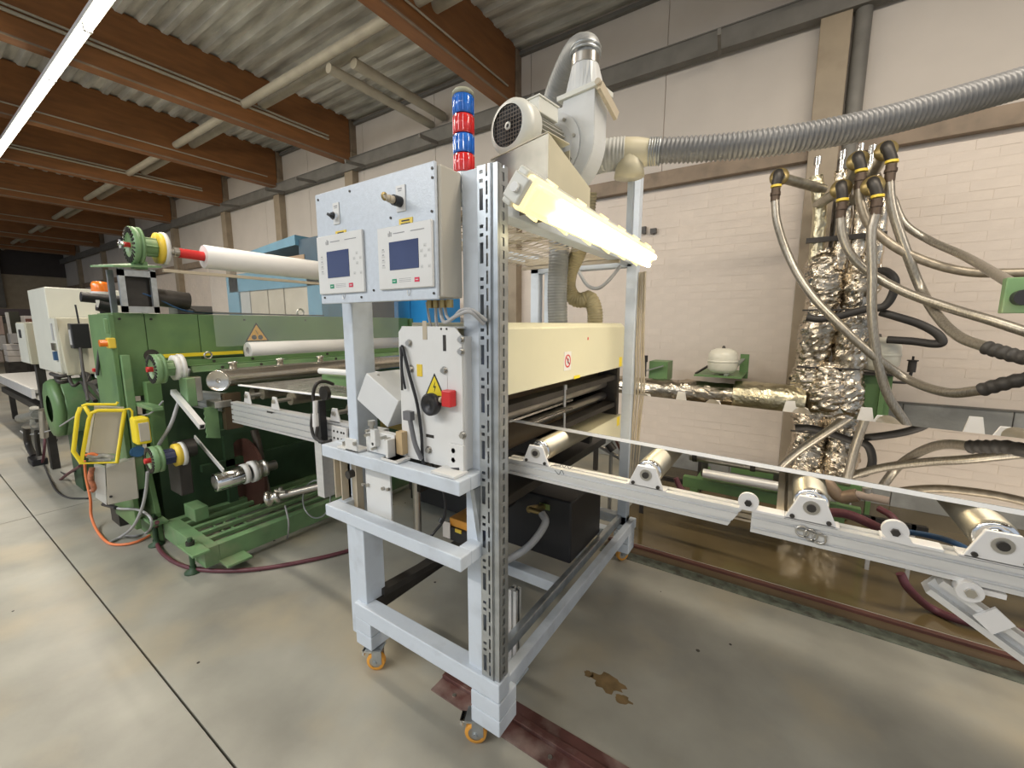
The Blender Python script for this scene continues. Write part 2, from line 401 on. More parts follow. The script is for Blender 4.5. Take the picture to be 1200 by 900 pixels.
# slotted strut channel on the right-hand post : a real channel with slots cut through
def slotted(name, x0, x1, y, z0, z1, par, th=.003):
    """perforated strip: webs between a big slot row (left) and a small slot row (right)"""
    mb = MB(); w = x1-x0; a, b, c, d = x0+w*.16, x0+w*.42, x0+w*.62, x0+w*.76
    mb.bx(x0, a, y, y+th, z0, z1); mb.bx(b, c, y, y+th, z0, z1); mb.bx(d, x1, y, y+th, z0, z1)
    z = z0; k = 0
    while z < z1-.02:                                # big slots
        e = min(z1, z+.150)
        for (g0, g1) in ((0, .022), (.082, .098), (.108, .122), (.132, .150)):
            if z+g0 < z1: mb.bx(a, b, y, y+th, z+g0, min(z1, z+g1))
        z += .150
    z = z0
    while z < z1-.005:
        mb.bx(c, d, y, y+th, z, min(z1, z+.012)); z += .050
    return obj(name, mb, galv, par)
slotted('slotted_channel', -.792, -.742, F0-.012, .305, 1.95, fr)
P_('channel_flange', (-.745, -.741, F0-.012, F0+.045, .305, 1.95), galv, None, 0)
P_('channel_back', (-.790, -.745, F0+.035, F0+.038, .305, 1.95), dark, None, 0)
# second perforated angle, edge on, beside it
mb = MB()
z = .31
mb.bx(-.727, -.722, F0+.0, F0+.012, .305, 1.95); mb.bx(-.727, -.722, F0+.026, F0+.045, .305, 1.95); mb.bx(-.741, -.722, F0-.008, F0-.002, .305, 1.95)
while z < 1.94: mb.bx(-.727, -.722, F0+.012, F0+.026, z, min(1.95, z+.012)); z += .036
obj('slotted_angle', mb, galv, fr)
mb = MB()
for k in range(5): pass
for z in (.52, .78, 1.02, 1.19, 1.33): mb.bx(-.782, -.764, F0+.028, F0+.032, z, z+.07)
obj('blue_marking', mb, mat('blue_marker', (.02, .10, .45), .5), fr, 'blue paint showing through the slots')
# top and base rails
P_('base_rail', (-1.485, -.715, F0-.02, F0+.045, .236, .305))
P_('base_rail', (-.775, -.735, F0+.045, F1+.10, .20, .262))
P_('base_rail', (-.83, -.80, F0+.045, F1+.06, .255, .30), galv)
P_('base_rail', (-1.485, -1.425, F0+.05, F1, .236, .296), dark)
P_('base_rail', (-1.485, -.77, F1, F1+.06, .236, .296))
P_('cross_bar', (-1.42, -.83, 1.62, 1.68, .236, .290)); P_('cross_bar', (-1.42, -.83, 1.95, 2.01, .236, .290)); P_('cross_bar', (-1.42, -.83, 2.25, 2.31, .236, .290))
mb = MB(); y = F0+.06                                # slotted inner web of the long base rail
while y < F1: mb.bx(-.800, -.797, y, y+.07, .265, .295); y += .10
P_('top_rail', (-.862, -.79, F0+.06, F1, 1.845, 1.90), lblue)
P_('top_rail', (-1.485, -.80, F1, F1+.06, 1.83, 1.88)); P_('top_rail', (-1.425, -.86, F0+.005, F0+.06, 1.895, 1.95))
P_('top_rail', (-1.485, -1.43, F0+.10, F1, 1.88, 1.93))
P_('cross_bar', (-1.43, -.82, 1.60, 1.65, 1.862, 1.895), tanm); P_('cross_bar', (-1.43, -.82, 2.30, 2.34, 1.86, 1.90), tanm)
# stacked foot blocks and casters
def foot(x0, x1, y0, y1, zt):
    P_('foot_block', (x0, x1, y0, y1, zt-.062, zt)); P_('foot_block', (x0, x1, y0, y1, zt-.125, zt-.064))
    P_('foot_block', (x0+.01, x1-.01, y0+.02, y1-.02, zt-.13, zt-.124), galv, None, 0)
foot(-1.487, -1.385, F0-.018, F0+.085, .235); foot(-.835, -.712, F0-.022, F0+.085, .234)
foot(-1.487, -1.385, F1-.04, F1+.07, .235); foot(-.835, -.735, F1-.04, F1+.07, .20)
def caster(x, y, rz, ztop=.108):
    R = Matrix.Translation((x, y, 0)) @ Matrix.Rotation(rz, 4, 'Z')
    q = lambda a, b, c: R @ Vector((a, b, c))
    c = obj('caster', MB().bx(-.035, .035, -.03, .03, ztop-.006, ztop, R).bx(-.012, .03, -.018, -.0145, .035, ztop, R).bx(-.012, .03, .0145, .018, .035, ztop, R).cyl(q(0, -.022, .04), q(0, .022, .04), .009, n=10), galv, fr)
    w = MB().lathe(q(0, -.013, .04), q(0, 1, 0)-q(0, 0, 0), [(.026, 0), (.038, 0), (.040, .003), (.040, .023), (.038, .026), (.026, .026)], 28)
    obj('wheel', w, orange, c, 'orange wheel')
    obj('hub', MB().cyl(q(0, -.012, .04), q(0, .012, .04), .0265, n=20), steel, c)
    obj('brake_pedal', MB().bx(-.05, -.01, -.02, .02, ztop-.02, ztop-.012, R).bx(-.055, -.045, -.02, .02, ztop-.035, ztop-.012, R), chrome, c)
caster(-1.40, F0+.015, .5); caster(-.835, F0+.005, .45); caster(-1.43, F1+.01, .2); caster(-.79, F1+.01, .9)
# U shaped bumpers
B0 = .905
def bumper(z0, z1, xl, xr):
    P_('bumper', (xl, xr, B0, B0+.055, z0, z1))
    P_('bumper_arm', (xr-.055, xr, B0+.055, F0+.02, z0, z1)); P_('bumper_arm', (xl, xl+.055, B0+.055, F0+.04, z0, z1))
bumper(.738, .785, -1.50, -.79)
z0, z1 = .985, 1.032
bumper(z0, z1, -1.50, -.79)
# diagonal plates in the corner between bumper bars
obj('brace_plate', MB().bar((-.805, F0-.02, .98), (-.80, F0+.01, .79), .02, .03), galv, fr)
# expanded metal shelf
t = thing('mesh_shelf', 'expanded metal mesh shelf high in the frame beneath the blower', 'shelf', (-1.1, 1.7, 1.86))
mb = MB(); y = F0+.08; X0, X1 = -1.42, -.80
while y < 2.25:
    n = 12
    for i in range(n):
        a = X0+(X1-X0)*i/n; b = X0+(X1-X0)*(i+1)/n; s = 1 if i % 2 else -1
        mb.bar((a, y-s*.018, 1.852), (b, y+s*.018, 1.852), .004, .004)
    y += .047
obj('mesh', mb, tanm, t, kind='stuff')
obj('edge_strip', MB().bx(X0, X1, F0+.07, F0+.085, 1.83, 1.845), tanm, t); obj('edge_strip', MB().bx(X0, X1, 2.24, 2.26, 1.83, 1.845), tanm, t)

# ================================================================ CONTROL BOX
cb = thing('control_box', 'shallow grey enamelled control box with two display panels, bolted to the frame', 'control box', (-1.155, .965, 1.57))
CX0, CX1, CY, CZ0, CZ1 = -1.453, -.858, .915, 1.572, 1.954
obj('housing', MB().bx(CX0+.012, CX1-.002, CY+.012, F0-.001, CZ0+.006, CZ1-.006), cabs, cb, bev=.006)
obj('front_plate', MB().bx(CX0, CX1-.012, CY, CY+.011, CZ0, CZ1), cabm, cb, bev=.003)
mb = MB()
for u, w in ((.02, .02), (.20, .02), (.575, .02), (.575, .045), (.025, .36), (.235, .365), (.57, .365), (.57, .135), (.395, .13), (.30, .345)):
    bolt(mb, (CX0+u, CY, CZ1-w), (0, -1, 0), .004, .003)
obj('screw', mb, dark, cb, kind='stuff')
def touch_panel(tl, br, stl, sbr, lab):
    a, b = at(*tl, y=CY), at(*br, y=CY); p = obj('display_panel', MB().bx(a.x, b.x, CY-.010, CY, b.z, a.z), whitep, cb, lab, .003)
    a2, b2 = at(*stl, y=CY), at(*sbr, y=CY)
    obj('screen', MB().bx(a2.x, b2.x, CY-.0115, CY-.0098, b2.z, a2.z), screenm, p)
    w = b.x-a.x; h = a.z-b.z
    kz = MB(); k2 = MB(); pr = MB()
    for i in range(4): pr.bx(a.x+w*.09, a.x+w*.125, CY-.0108, CY-.0099, a.z-h*(.36+.085*i), a.z-h*(.345+.085*i)); kz.bx(a.x+w*.08, a.x+w*.14, CY-.0106, CY-.0099, a.z-h*(.40+.085*i), a.z-h*(.37+.085*i))
    for (u, v) in ((.86, .34), (.93, .42), (.80, .42), (.86, .50), (.80, .66), (.93, .66)):
        kz.bx(a.x+w*u, a.x+w*(u+.045), CY-.0106, CY-.0099, a.z-h*(v+.05), a.z-h*v)
        pr.bx(a.x+w*(u+.01), a.x+w*(u+.03), CY-.0110, CY-.0104, a.z-h*(v+.035), a.z-h*(v+.028))
    obj('key', kz, greybtn, p, kind='stuff')
    # maker's mark: slanted bars and a line of small print
    for dx, hh in ((.22, .055), (.245, .085), (.27, .065)): pr.bx(a.x+w*dx, a.x+w*(dx+.012), CY-.0108, CY-.0099, a.z-h*.16, a.z-h*(.16-hh))
    for (u0, u1) in ((.32, .53), (.64, .88)): pr.bx(a.x+w*u0, a.x+w*u1, CY-.0108, CY-.0099, a.z-h*.128, a.z-h*.115)
    for q in range(3): pr.bx(a.x+w*.40, a.x+w*.62, CY-.0104, CY-.0099, a.z-h*(.845+.025*q), a.z-h*(.839+.025*q))
    obj('print', pr, inkg, p, kind='stuff')
    for u, m_, nm in ((.27, mat('key_green', (.03, .30, .16), .5), 'green start key'), (.69, mat('key_red', (.65, .04, .09), .5), 'red stop key')):
        bt = obj('start_key' if 'green' in nm else 'stop_key', MB().bx(a.x+w*u, a.x+w*(u+.085), CY-.0112, CY-.0099, a.z-h*.91, a.z-h*.84), m_, p, nm)
        obj('key_mark', MB().bx(a.x+w*(u+.02), a.x+w*(u+.065), CY-.0118, CY-.0108, a.z-h*.882, a.z-h*.869), whitep, p)
touch_panel((373.5, 279), (430, 342), (386, 296), (413, 324), None)
touch_panel((444.5, 269), (510, 336), (459, 285), (494, 314), None)
for (u, v) in ((400, 275), (476, 261)):
    c = at(u, v, y=CY); l = obj('label_plate', MB().box((c.x, CY-.001, c.z), (.058, .003, .026)), yelo, cb, 'yellow label')
    obj('label_print', MB().box((c.x, CY-.0028, c.z+.006), (.034, .001, .004)).box((c.x, CY-.0028, c.z-.003), (.040, .001, .004)), inkk, l, kind='stuff')
    obj('paper_tab', MB(), whitep, l) if False else None
# selector switch
c = at(395, 254, y=CY)
s_ = obj('selector_switch', MB().box((c.x, CY-.002, c.z+.010), (.034, .004, .07)), whitep, cb, bev=.001)
obj('knob', MB().cyl((c.x, CY-.004, c.z), (c.x, CY-.016, c.z), .013, n=20), chrome, s_, 'chrome ring')
obj('lever', MB().cyl((c.x, CY-.016, c.z), (c.x, CY-.022, c.z), .010, n=16).box((c.x, CY-.027, c.z), (.018, .012, .008), ry=.5), black, s_)
obj('legend', MB().box((c.x, CY-.0045, c.z+.034), (.018, .001, .003)).box((c.x, CY-.0045, c.z+.028), (.014, .001, .002)), inkg, s_)
# key switch
c = at(470, 237, y=CY)
s_ = obj('key_switch', MB().box((c.x+.002, CY-.002, c.z+.010), (.04, .004, .075)), whitep, cb, bev=.001)
obj('collar', MB().cyl((c.x, CY-.004, c.z), (c.x, CY-.030, c.z), .0155, n=20), black, s_)
obj('key_holder', MB().cyl((c.x, CY-.030, c.z), (c.x, CY-.048, c.z), .011, n=16).cyl((c.x, CY-.048, c.z), (c.x, CY-.060, c.z), .009, n=12), tanm, s_)
obj('key_bow', MB().lathe((c.x, CY-.062, c.z+.002), (1, .1, 0), [(.006, -.002), (.012, -.002), (.012, .002), (.006, .002)], 16), brass, s_)
obj('legend', MB().box((c.x, CY-.0045, c.z+.038), (.018, .001, .003)).box((c.x, CY-.0045, c.z+.032), (.014, .001, .002)), inkg, s_)
mb = MB()                                             # small wire hooks under the panels
for u, v in ((404, 345), (480, 340)):
    c = at(u, v, y=CY); mb.tube([(c.x-.008, CY-.002, c.z), (c.x-.004, CY-.004, c.z-.014), (c.x+.004, CY-.004, c.z-.014), (c.x+.006, CY-.002, c.z+.002)], .0009, 5)
obj('wire_hook', mb, steel, cb, kind='stuff')
# cable glands and looms below
mb = MB()
for i, (u, v) in enumerate(((504, 349), (511, 348), (519, 348), (527, 349))):
    c = at(u, v, y=.98); mb.cyl((c.x, .98, 1.574), (c.x, .98, 1.55), .011, n=8)
obj('cable_gland', mb, brass, cb, kind='stuff')
lo = solo('cable_loom', MB().tube([(-.93, .985, 1.57), (-.92, .985, 1.52), (-.88, .96, 1.505), (-.83, .955, 1.525), (-.785, .96, 1.535), (-.765, 1.0, 1.50)], .006, 8)
          .tube([(-.91, .985, 1.57), (-.90, .985, 1.525), (-.86, .965, 1.515), (-.82, .96, 1.54), (-.78, .965, 1.54), (-.755, 1.0, 1.51)], .005, 8)
          .tube([(-.95, .99, 1.57), (-.952, .995, 1.50), (-.955, 1.03, 1.44)], .005, 8).tube([(-.99, .99, 1.57), (-.985, 1.0, 1.50), (-.98, 1.03, 1.44)], .004, 8),
          greycable, 'grey cables looping from beneath the control box to the slotted post', 'cable')

# ================================================================ SIGNAL TOWER
x, y = -.958, 1.15
t = thing('signal_tower', 'stack of blue and red signal lights standing behind the control box', 'signal light', (x, y, 1.95))
h0 = 1.95
P0 = obj('foot', MB().cyl((x, y, 1.90), (x, y, h0+.05), .030, n=24), galv, t)
for i, (m_, nm) in enumerate(((redlens, 'red lens'), (bluelens, 'blue lens'), (redlens, 'red lens'), (bluelens, 'blue lens'))):
    z = 2.0+.060*i
    l = obj('lens', MB().lathe((x, y, z), (0, 0, 1), [(.030, 0), (.034, .001), (.034, .056), (.030, .058)], 28), m_, t, nm)
    mb = MB()
    for k in range(14):
        a = k*2*math.pi/14; mb.bar((x+.0345*math.cos(a), y+.0345*math.sin(a), z+.004), (x+.0345*math.cos(a), y+.0345*math.sin(a), z+.052), .0025, .0025)
    obj('lens_rib', mb, m_, l, kind='stuff')
obj('cap', MB().lathe((x, y, 2.238), (0, 0, 1), [(.0, 0), (.036, 0), (.036, .010), (.036, .010), (.030, .017), (0, .019)], 28), flexy, t)

# ================================================================ HOOD (treater station)
hd = thing('treater_hood', 'cream sheet-metal hood over the slot where the mirror sheet comes out', 'machine hood', (-.95, 1.65, .95))
HX = -.75
pts = [(HX-.42, 1.06, 1.27), (HX, 1.06, 1.27), (HX, 1.06, 1.485), (HX-.02, 1.06, 1.505), (HX-.42, 1.06, 1.505)]
obj('hood_box', MB().prism([(a, 1.09, c) for a, b, c in pts], (0, 1.14, 0)), cream, hd, bev=.003)
obj('side_flange', MB().bx(HX-.42, HX-.004, 1.075, 1.089, 1.20, 1.275), lblue, hd)
obj('lower_box', MB().bx(HX-.44, HX-.14, 1.60, 2.235, .90, .985), dark, hd, bev=.004)
obj('side_cheek', MB().bx(HX-.36, HX-.02, 2.20, 2.235, 1.06, 1.275), dark, hd)
obj('back_plate', MB().bx(HX-.36, HX-.345, 1.10, 2.2, 1.0, 1.27), dark, hd)
obj('electrode_bar', MB().bx(HX-.30, HX-.13, 1.10, 2.2, 1.205, 1.268), mat('dull_bronze', (.16, .12, .08), .4, .6), hd, bev=.004)
obj('pressure_roller', MB().cyl((HX-.20, 1.09, 1.055), (HX-.20, 2.2, 1.055), .068, n=28), mat('brown_rubber_roller', (.20, .15, .10), .35, .1), hd)
obj('pressure_roller', MB().cyl((HX-.10, 1.09, 1.17), (HX-.10, 2.2, 1.17), .022, n=20), steel, hd)
obj('edge_strip', MB().bar((HX-.06, 1.10, 1.155), (HX-.06, 1.72, 1.155), .006, .006), chrome, hd)
obj('guide_rail', MB().bx(HX-.09, HX-.03, 1.10, 2.2, 1.20, 1.225), dark, hd)
obj('clamp_knob', MB().cyl((HX-.03, 1.58, 1.225), (HX-.03, 1.58, 1.245), .010, n=12).cyl((HX-.03, 1.58, 1.15), (HX-.03, 1.58, 1.225), .006, n=8), steel, hd)
c = at(665, 423, x=HX)
sg = obj('prohibition_sign', MB().bx(HX, HX+.0015, c.y-.032, c.y+.032, c.z-.038, c.z+.038), whitep, hd, 'white sticker with red crossed circle')
obj('red_circle', MB().lathe((HX+.0015, c.y, c.z), (1, 0, 0), [(.021, 0), (.021, .0008), (.0265, .0008), (.0265, 0)], 28).bar((HX+.0022, c.y-.015, c.z+.016), (HX+.0022, c.y+.015, c.z-.016), .0015, .005, (1, 0, 0)), red, sg)
obj('hand_print', MB().bar((HX+.0020, c.y, c.z-.010), (HX+.0020, c.y+.001, c.z+.012), .001, .006, (1, 0, 0)).bar((HX+.0020, c.y-.008, c.z-.004), (HX+.0020, c.y+.008, c.z+.006), .001, .004, (1, 0, 0)), inkg, sg)
obj('paint_spot', MB().bx(HX, HX+.001, 1.735, 1.745, 1.43, 1.442), red, hd); c = at(727, 425, x=HX)
obj('yellow_mark', MB().bx(HX, HX+.001, c.y-.02, c.y+.02, c.z-.02, c.z+.03), yellow, hd); c = at(676, 442, x=HX)
obj('yellow_mark', MB().bx(HX, HX+.001, c.y-.03, c.y+.03, c.z-.005, c.z+.008), yellow, hd)

# ================================================================ WHITE SIDE PLATE WITH SWITCHES
WYP = .975
wp = thing('switch_plate', 'tall white drive cover plate with high-voltage warning sign and red switch', 'cover plate', (-.96, WYP, 1.03))
a = at(466, 377, y=WYP); b = at(541, 546, y=WYP)
X0, X1, Z1, Z0 = -1.112, -.832, 1.492, 1.035
obj('plate', MB().prism([(X0, WYP, Z0), (X1, WYP, Z0), (X1, WYP, Z1-.03), (X1-.03, WYP, Z1), (X0+.02, WYP, Z1), (X0, WYP, Z1-.02)], (0, .006, 0)), whitep, wp, bev=.001)
obj('side_flange', MB().bx(X1-.004, X1+.002, WYP+.006, WYP+.10, Z0, Z1-.03), whitep, wp)
obj('side_flange', MB().bx(X0, X0+.006, WYP+.006, WYP+.10, Z0, Z1-.03), whitep, wp)
obj('top_flange', MB().bx(X0+.01, X1-.02, WYP+.006, WYP+.10, Z1-.006, Z1), whitep, wp)
def pp(u, v, y=WYP): return at(u, v, y=y)
c = pp(513, 472); obj('push_knob', MB().lathe((c.x, WYP, c.z), (0, -1, 0), [(.018, 0), (.018, .02), (.034, .02), (.034, .02), (.036, .024), (.036, .040), (.030, .046), (.030, .046), (.012, .044), (.010, .040), (0, .040)], 28), black, wp, 'black mushroom knob')
c = pp(530, 466); sw = obj('safety_switch', MB().bx(c.x-.020, c.x+.018, WYP-.03, WYP, c.z-.026, c.z+.026), red, wp, 'red switch box', .004)
obj('switch_lens', MB().cyl((c.x-.021, WYP-.022, c.z-.006), (c.x-.030, WYP-.022, c.z-.006), .010, n=12), tanm, sw)
c = pp(511, 452); sg = obj('warning_sign', MB().bx(c.x-.052, c.x+.050, WYP-.0015, WYP, c.z-.046, c.z+.044), whitep, wp, 'white sticker with yellow lightning triangle')
c = pp(510, 455)
def tri(mb, cx, y, cz, s, d): mb.prism([(cx-s*.577, y, cz-s*.36), (cx+s*.577, y, cz-s*.36), (cx, y, cz+s*.64)], (0, d, 0)); return mb
obj('sign_border', tri(MB(), c.x, WYP-.0015, c.z, .078, -.0008), inkk, sg); obj('sign_face', tri(MB(), c.x, WYP-.0023, c.z, .062, -.0006), yellow, sg)
obj('lightning_bolt', MB().prism([(c.x+.004, WYP-.0029, c.z+.024), (c.x-.006, WYP-.0029, c.z+.002), (c.x+.001, WYP-.0029, c.z+.003), (c.x-.002, WYP-.0029, c.z-.014), (c.x+.007, WYP-.0029, c.z+.008), (c.x, WYP-.0029, c.z+.007)], (0, -.0006, 0)), inkk, sg)
c = pp(492, 434); obj('orange_tag', MB().box((c.x, WYP-.001, c.z), (.024, .002, .04)), yelo, wp, 'orange-yellow tag')
c = pp(498, 387); obj('tape_strip', MB().box((c.x, WYP-.001, c.z), (.018, .002, .06)), tanm, wp)
mb = MB()
for u, v in ((480, 402), (482, 432), (521, 434), (503, 527), (534, 527), (534, 538), (541, 398), (541, 412), (543, 510)): c = pp(u, v); mb.cyl((c.x, WYP, c.z), (c.x, WYP-.012, c.z), .009, n=6).cyl((c.x, WYP, c.z), (c.x, WYP-.003, c.z), .013, n=12)
obj('bolt', mb, steel, wp, kind='stuff')
mb = MB()
for u, v, w, h in ((521, 402, .012, .05), (470.5, 432, .010, .15), (504, 511, .035, .010), (517, 385.5, .006, .006), (523.5, 385.5, .006, .006)):
    c = pp(u, v); mb.box((c.x, WYP-.0006, c.z), (w, .0016, h))
obj('slot', mb, dark, wp, kind='stuff')
# cables hanging on the plate
solo('control_cable', MB().tube([pp(471, 409), pp(472, 408, WYP-.012), pp(480, 440, WYP-.012), pp(489, 474, WYP-.014), pp(494, 510, WYP-.014), pp(497, 545, WYP-.012), pp(514, 550, WYP-.012), (-.84, WYP-.01, 1.045)], .0055, 8)
     .tube([pp(471, 409, WYP-.008), pp(471, 432, WYP-.010), pp(475, 456, WYP-.010)], .004, 8), black, 'thin black cable tied down the left side of the white cover plate', 'cable')
solo('conduit_hose', MB().tube([pp(480, 489, WYP-.03), pp(483, 505, WYP-.03), pp(487, 522, WYP-.03), pp(494, 538, WYP-.02)], .008, 10).box(pp(479, 487, WYP-.03), (.034, .02, .03)), mat('grey_rubber_cable', (.16, .16, .17), .5), 'short dark grey cable with a square plug at the foot of the white plate', 'cable')
# foot angles
for u0, u1, v0, v1, nm in ((524, 541, 520, 549, 0), (465, 472, 508, 535, 0)):
    a = at(u0, v0, y=WYP-.02); b = at(u1, v1, y=WYP-.02)
    obj('foot_angle', MB().bx(a.x, b.x, WYP-.012, WYP-.002, 1.032, a.z).bx(a.x-.03, b.x+.01, B0+.005, WYP-.002, 1.033, 1.042), whitep, wp, None, .001)
# tilted white box at the left of the plate
t = thing('slanted_box', 'pale grey box tilted on its corner left of the white cover plate', 'box', (-1.22, 1.0, 1.15))
A_ = [at(429, 437, y=.99), at(418, 468, y=.99), at(454, 501, y=.99), at(467, 470, y=.99)]
A_ = [Vector((p.x, .99, p.z)) for p in A_]
obj('body', MB().prism(A_, (0, .16, 0)), mat('pale_grey_cover', (.70, .71, .71), .4, var=.03), t, bev=.003)
obj('bolt', MB().cyl(at(444, 442, y=1.03), at(444, 442, y=1.03)+Vector((-.004, -.002, .010)), .006, n=8), steel, t)
# clamp blocks standing on the upper bumper
t = thing('clamp_bracket', 'white bracket assembly with knurled screw on the upper bumper bar', 'bracket', (-1.30, .94, 1.033))
def cp(u, v, y=.93): return at(u, v, y=y)
a, b = cp(424, 501), cp(459, 537)
obj('block', MB().bx(a.x, b.x, .945, .975, 1.036, a.z-.01), whitep, t, None, .002)
obj('angle_plate', MB().bx(b.x-.012, b.x+.0, .915, .975, 1.036, a.z-.02).bx(b.x-.03, b.x+.055, .908, .965, 1.0335, 1.042), whitep, t, bev=.001)
c = cp(434, 497); obj('knurled_screw', MB().cyl((c.x, .935, c.z+.012), (c.x, .935, c.z-.005), .013, n=14).cyl((c.x, .935, c.z-.005), (c.x, .935, c.z-.03), .007, n=10), steel, t)
c = cp(438, 513); obj('slide_block', MB().box((c.x, .935, c.z), (.026, .02, .06)), whitep, t, bev=.001)
mb = MB()
for u, v in ((429, 510), (448, 513), (453, 515), (438, 520), (430, 505), (437, 526)): c = cp(u, v); mb.cyl((c.x, .925, c.z), (c.x, .945, c.z), .006, n=8)
obj('bolt', mb, steel, t, kind='stuff')
a, b = cp(407, 514, .92), cp(424, 533, .92)
obj('angle_bracket', MB().bx(a.x+.002, a.x+.07, .908, .914, 1.034, a.z+.008).bx(a.x-.05, a.x+.07, .908, .965, 1.0335, 1.041), whitep, t, bev=.001)
mb = MB(); c = cp(416, 520, .905); mb.cyl((c.x, .908, c.z), (c.x, .900, c.z), .008, n=8); c = cp(404, 521, .93); mb.cyl((c.x, .93, 1.041), (c.x, .93, 1.055), .009, n=8)
obj('bolt', mb, steel, t)
obj('wood_wedge', MB().bx(cp(458, 500).x, cp(465, 500).x, .95, 1.0, 1.05, 1.13), blockp, t)
# lower guide plates between the bumpers
t = thing('guide_plate', 'white slotted guide plate hanging between the two bumper bars', 'plate', (-1.33, 1.0, .72))
a, b = at(428, 551, y=.985), at(459, 610, y=.985)
obj('plate', MB().bx(a.x, b.x, .985, .993, .70, .985), whitep, t, bev=.001)
mb = MB()
for u, v in ((427, 567), (432, 568), (450, 572), (456, 573)): c = at(u, v, y=.985); mb.cyl((c.x, .985, c.z), (c.x, .975, c.z), .007, n=8)
obj('bolt', mb, steel, t, kind='stuff')
a = at(400, 545, y=.995)
obj('channel', MB().bx(a.x, a.x+.05, .99, 1.0, .79, .985).bx(a.x, a.x+.006, .96, 1.0, .79, .985).bx(a.x+.044, a.x+.05, .96, 1.0, .79, .985), tanm, t)
obj('channel', MB().bx(a.x+.06, a.x+.115, 1.0, 1.01, .70, .985).bx(a.x+.112, a.x+.118, .98, 1.01, .70, .985), tanm, t)
obj('spindle', MB().cyl((a.x+.09, .985, .905), (a.x+.09, .96, .905), .016, n=14), dark, t)
# ================================================================ BLOWER on the frame
ang = -math.radians(8)
BC = Vector((-.823, 1.60, 2.175))
bw = thing('blower', 'white radial blower with ribbed motor on top of the frame', 'blower', BC, rz=ang, local=True)
# local axes: +Y points away from camera along the motor shaft, X to the right, Z up
def vol(a): return .150+.055*((a+math.pi/2) % (2*math.pi))/(2*math.pi)
pts = []
for k in range(0, 41):
    a = -math.pi*1.12+k*(math.pi*1.62)/40+0
    pts.append(a)
# scroll outline: round body opening upward into the outlet on the right
ol = []
for k in range(37):
    a = math.radians(118+k*(360-118)/36); r = .150+.030*k/36
    ol.append((r*math.cos(a), r*math.sin(a)))
ol += [(.180, .06), (.180, .165), (.045, .165), (.040, .140), (.0, .147)]
obj('volute', MB().prism([(x, -.055, z) for x, z in ol], (0, .085, 0)), housing, bw, bev=.003)
obj('volute_rim', MB().prism([(x*1.0, -.057, z) for x, z in ol], (0, -.003, 0)), housing, bw, bev=.001)
obj('front_disc', MB().lathe((0, -.06, 0), (0, -1, 0), [(0, 0), (.125, 0), (.125, .006), (.125, .006), (.118, .008), (.09, .008), (.09, .008), (.085, .016), (0, .016)], 40), housing, bw)
mb = MB()
for k in range(8): a = k*math.pi/4+.2; mb.cyl((.105*math.cos(a), -.068, .105*math.sin(a)), (.105*math.cos(a), -.076, .105*math.sin(a)), .006, n=6)
obj('bolt', mb, steel, bw, kind='stuff')
obj('outlet_flange', MB().bx(.020, .195, -.07, .048, .162, .180), motorw, bw, bev=.002)
mb = MB(); 
lo_ = [(.030, -.055), (.185, -.055), (.185, .085), (.030, .085)]; cx, cy = .107, -.012
n = 24; A = []; B = []
for k in range(n):
    a = 2*math.pi*(k+.5)/n; ca, sa = math.cos(a), math.sin(a); s = 1/max(abs(ca)/.070, abs(sa)/.043)
    A.append(mb.bm.verts.new((cx+ca*s, cy+sa*s, .180))); B.append(mb.bm.verts.new((cx+.050*ca, cy+.050*sa, .275)))
for k in range(n): mb.face([A[k], A[(k+1) % n], B[(k+1) % n], B[k]])
obj('transition_cone', mb, housing, bw)
obj('outlet_collar', MB().cyl((cx, cy, .273), (cx, cy, .305), .052, n=24), steel, bw)
obj('flange_clip', MB().bar((.203, -.066, .160), (.204, .06, .10), .014, .034).cyl((.204, -.085, .165), (.204, -.074, .165), .011, n=8), tanm, bw)
# motor
mo = obj('motor', MB().cyl((0, -.27, 0), (0, -.075, 0), .062, n=28), mat('motor_grey', (.40, .39, .34), .45), bw, 'ribbed motor body')
mb = MB()
for k in range(28):
    a = 2*math.pi*k/28; c_, s_ = math.cos(a), math.sin(a)
    mb.bar((.067*c_, -.265, .067*s_), (.067*c_, -.085, .067*s_), .003, .018, up=(c_, 0, s_))
obj('cooling_fin', mb, mat('motor_grey', (.40, .39, .34)), mo, kind='stuff')
obj('fan_cover', MB().lathe((0, -.25, 0), (0, -1, 0), [(.066, -.01), (.092, 0), (.095, .045), (.095, .045), (.091, .062), (.081, .074), (.068, .078)], 40), motorw, mo)
g = obj('fan_grille', MB().cyl((0, -.316, 0), (0, -.318, 0), .070, n=32), black, mo)
mb = MB()
for k in range(-5, 6):
    w = math.sqrt(max(0, .066**2-(k*.0125)**2)); mb.box((k*.0125, -.3235, 0), (.0018, .002, 2*w)); mb.box((0, -.3235, k*.0125), (2*w, .002, .0018))
obj('grille_wire', mb, mat('grille_brown', (.16, .13, .10), .5), mo, kind='stuff')
obj('grille_hub', MB().lathe((0, -.322, 0), (0, -1, 0), [(.006, 0), (.013, 0), (.013, .004), (.006, .004)], 16), motorw, mo)
obj('terminal_box', MB().bx(.012, .065, -.235, -.12, .058, .108), motorw, mo, bev=.003)
obj('terminal_box_lid', MB().bx(.008, .069, -.238, -.116, .108, .114), motorw, mo, bev=.002)
obj('support_foot', MB().bx(-.05, .05, -.24, -.10, -.088, -.060), housy, bw)
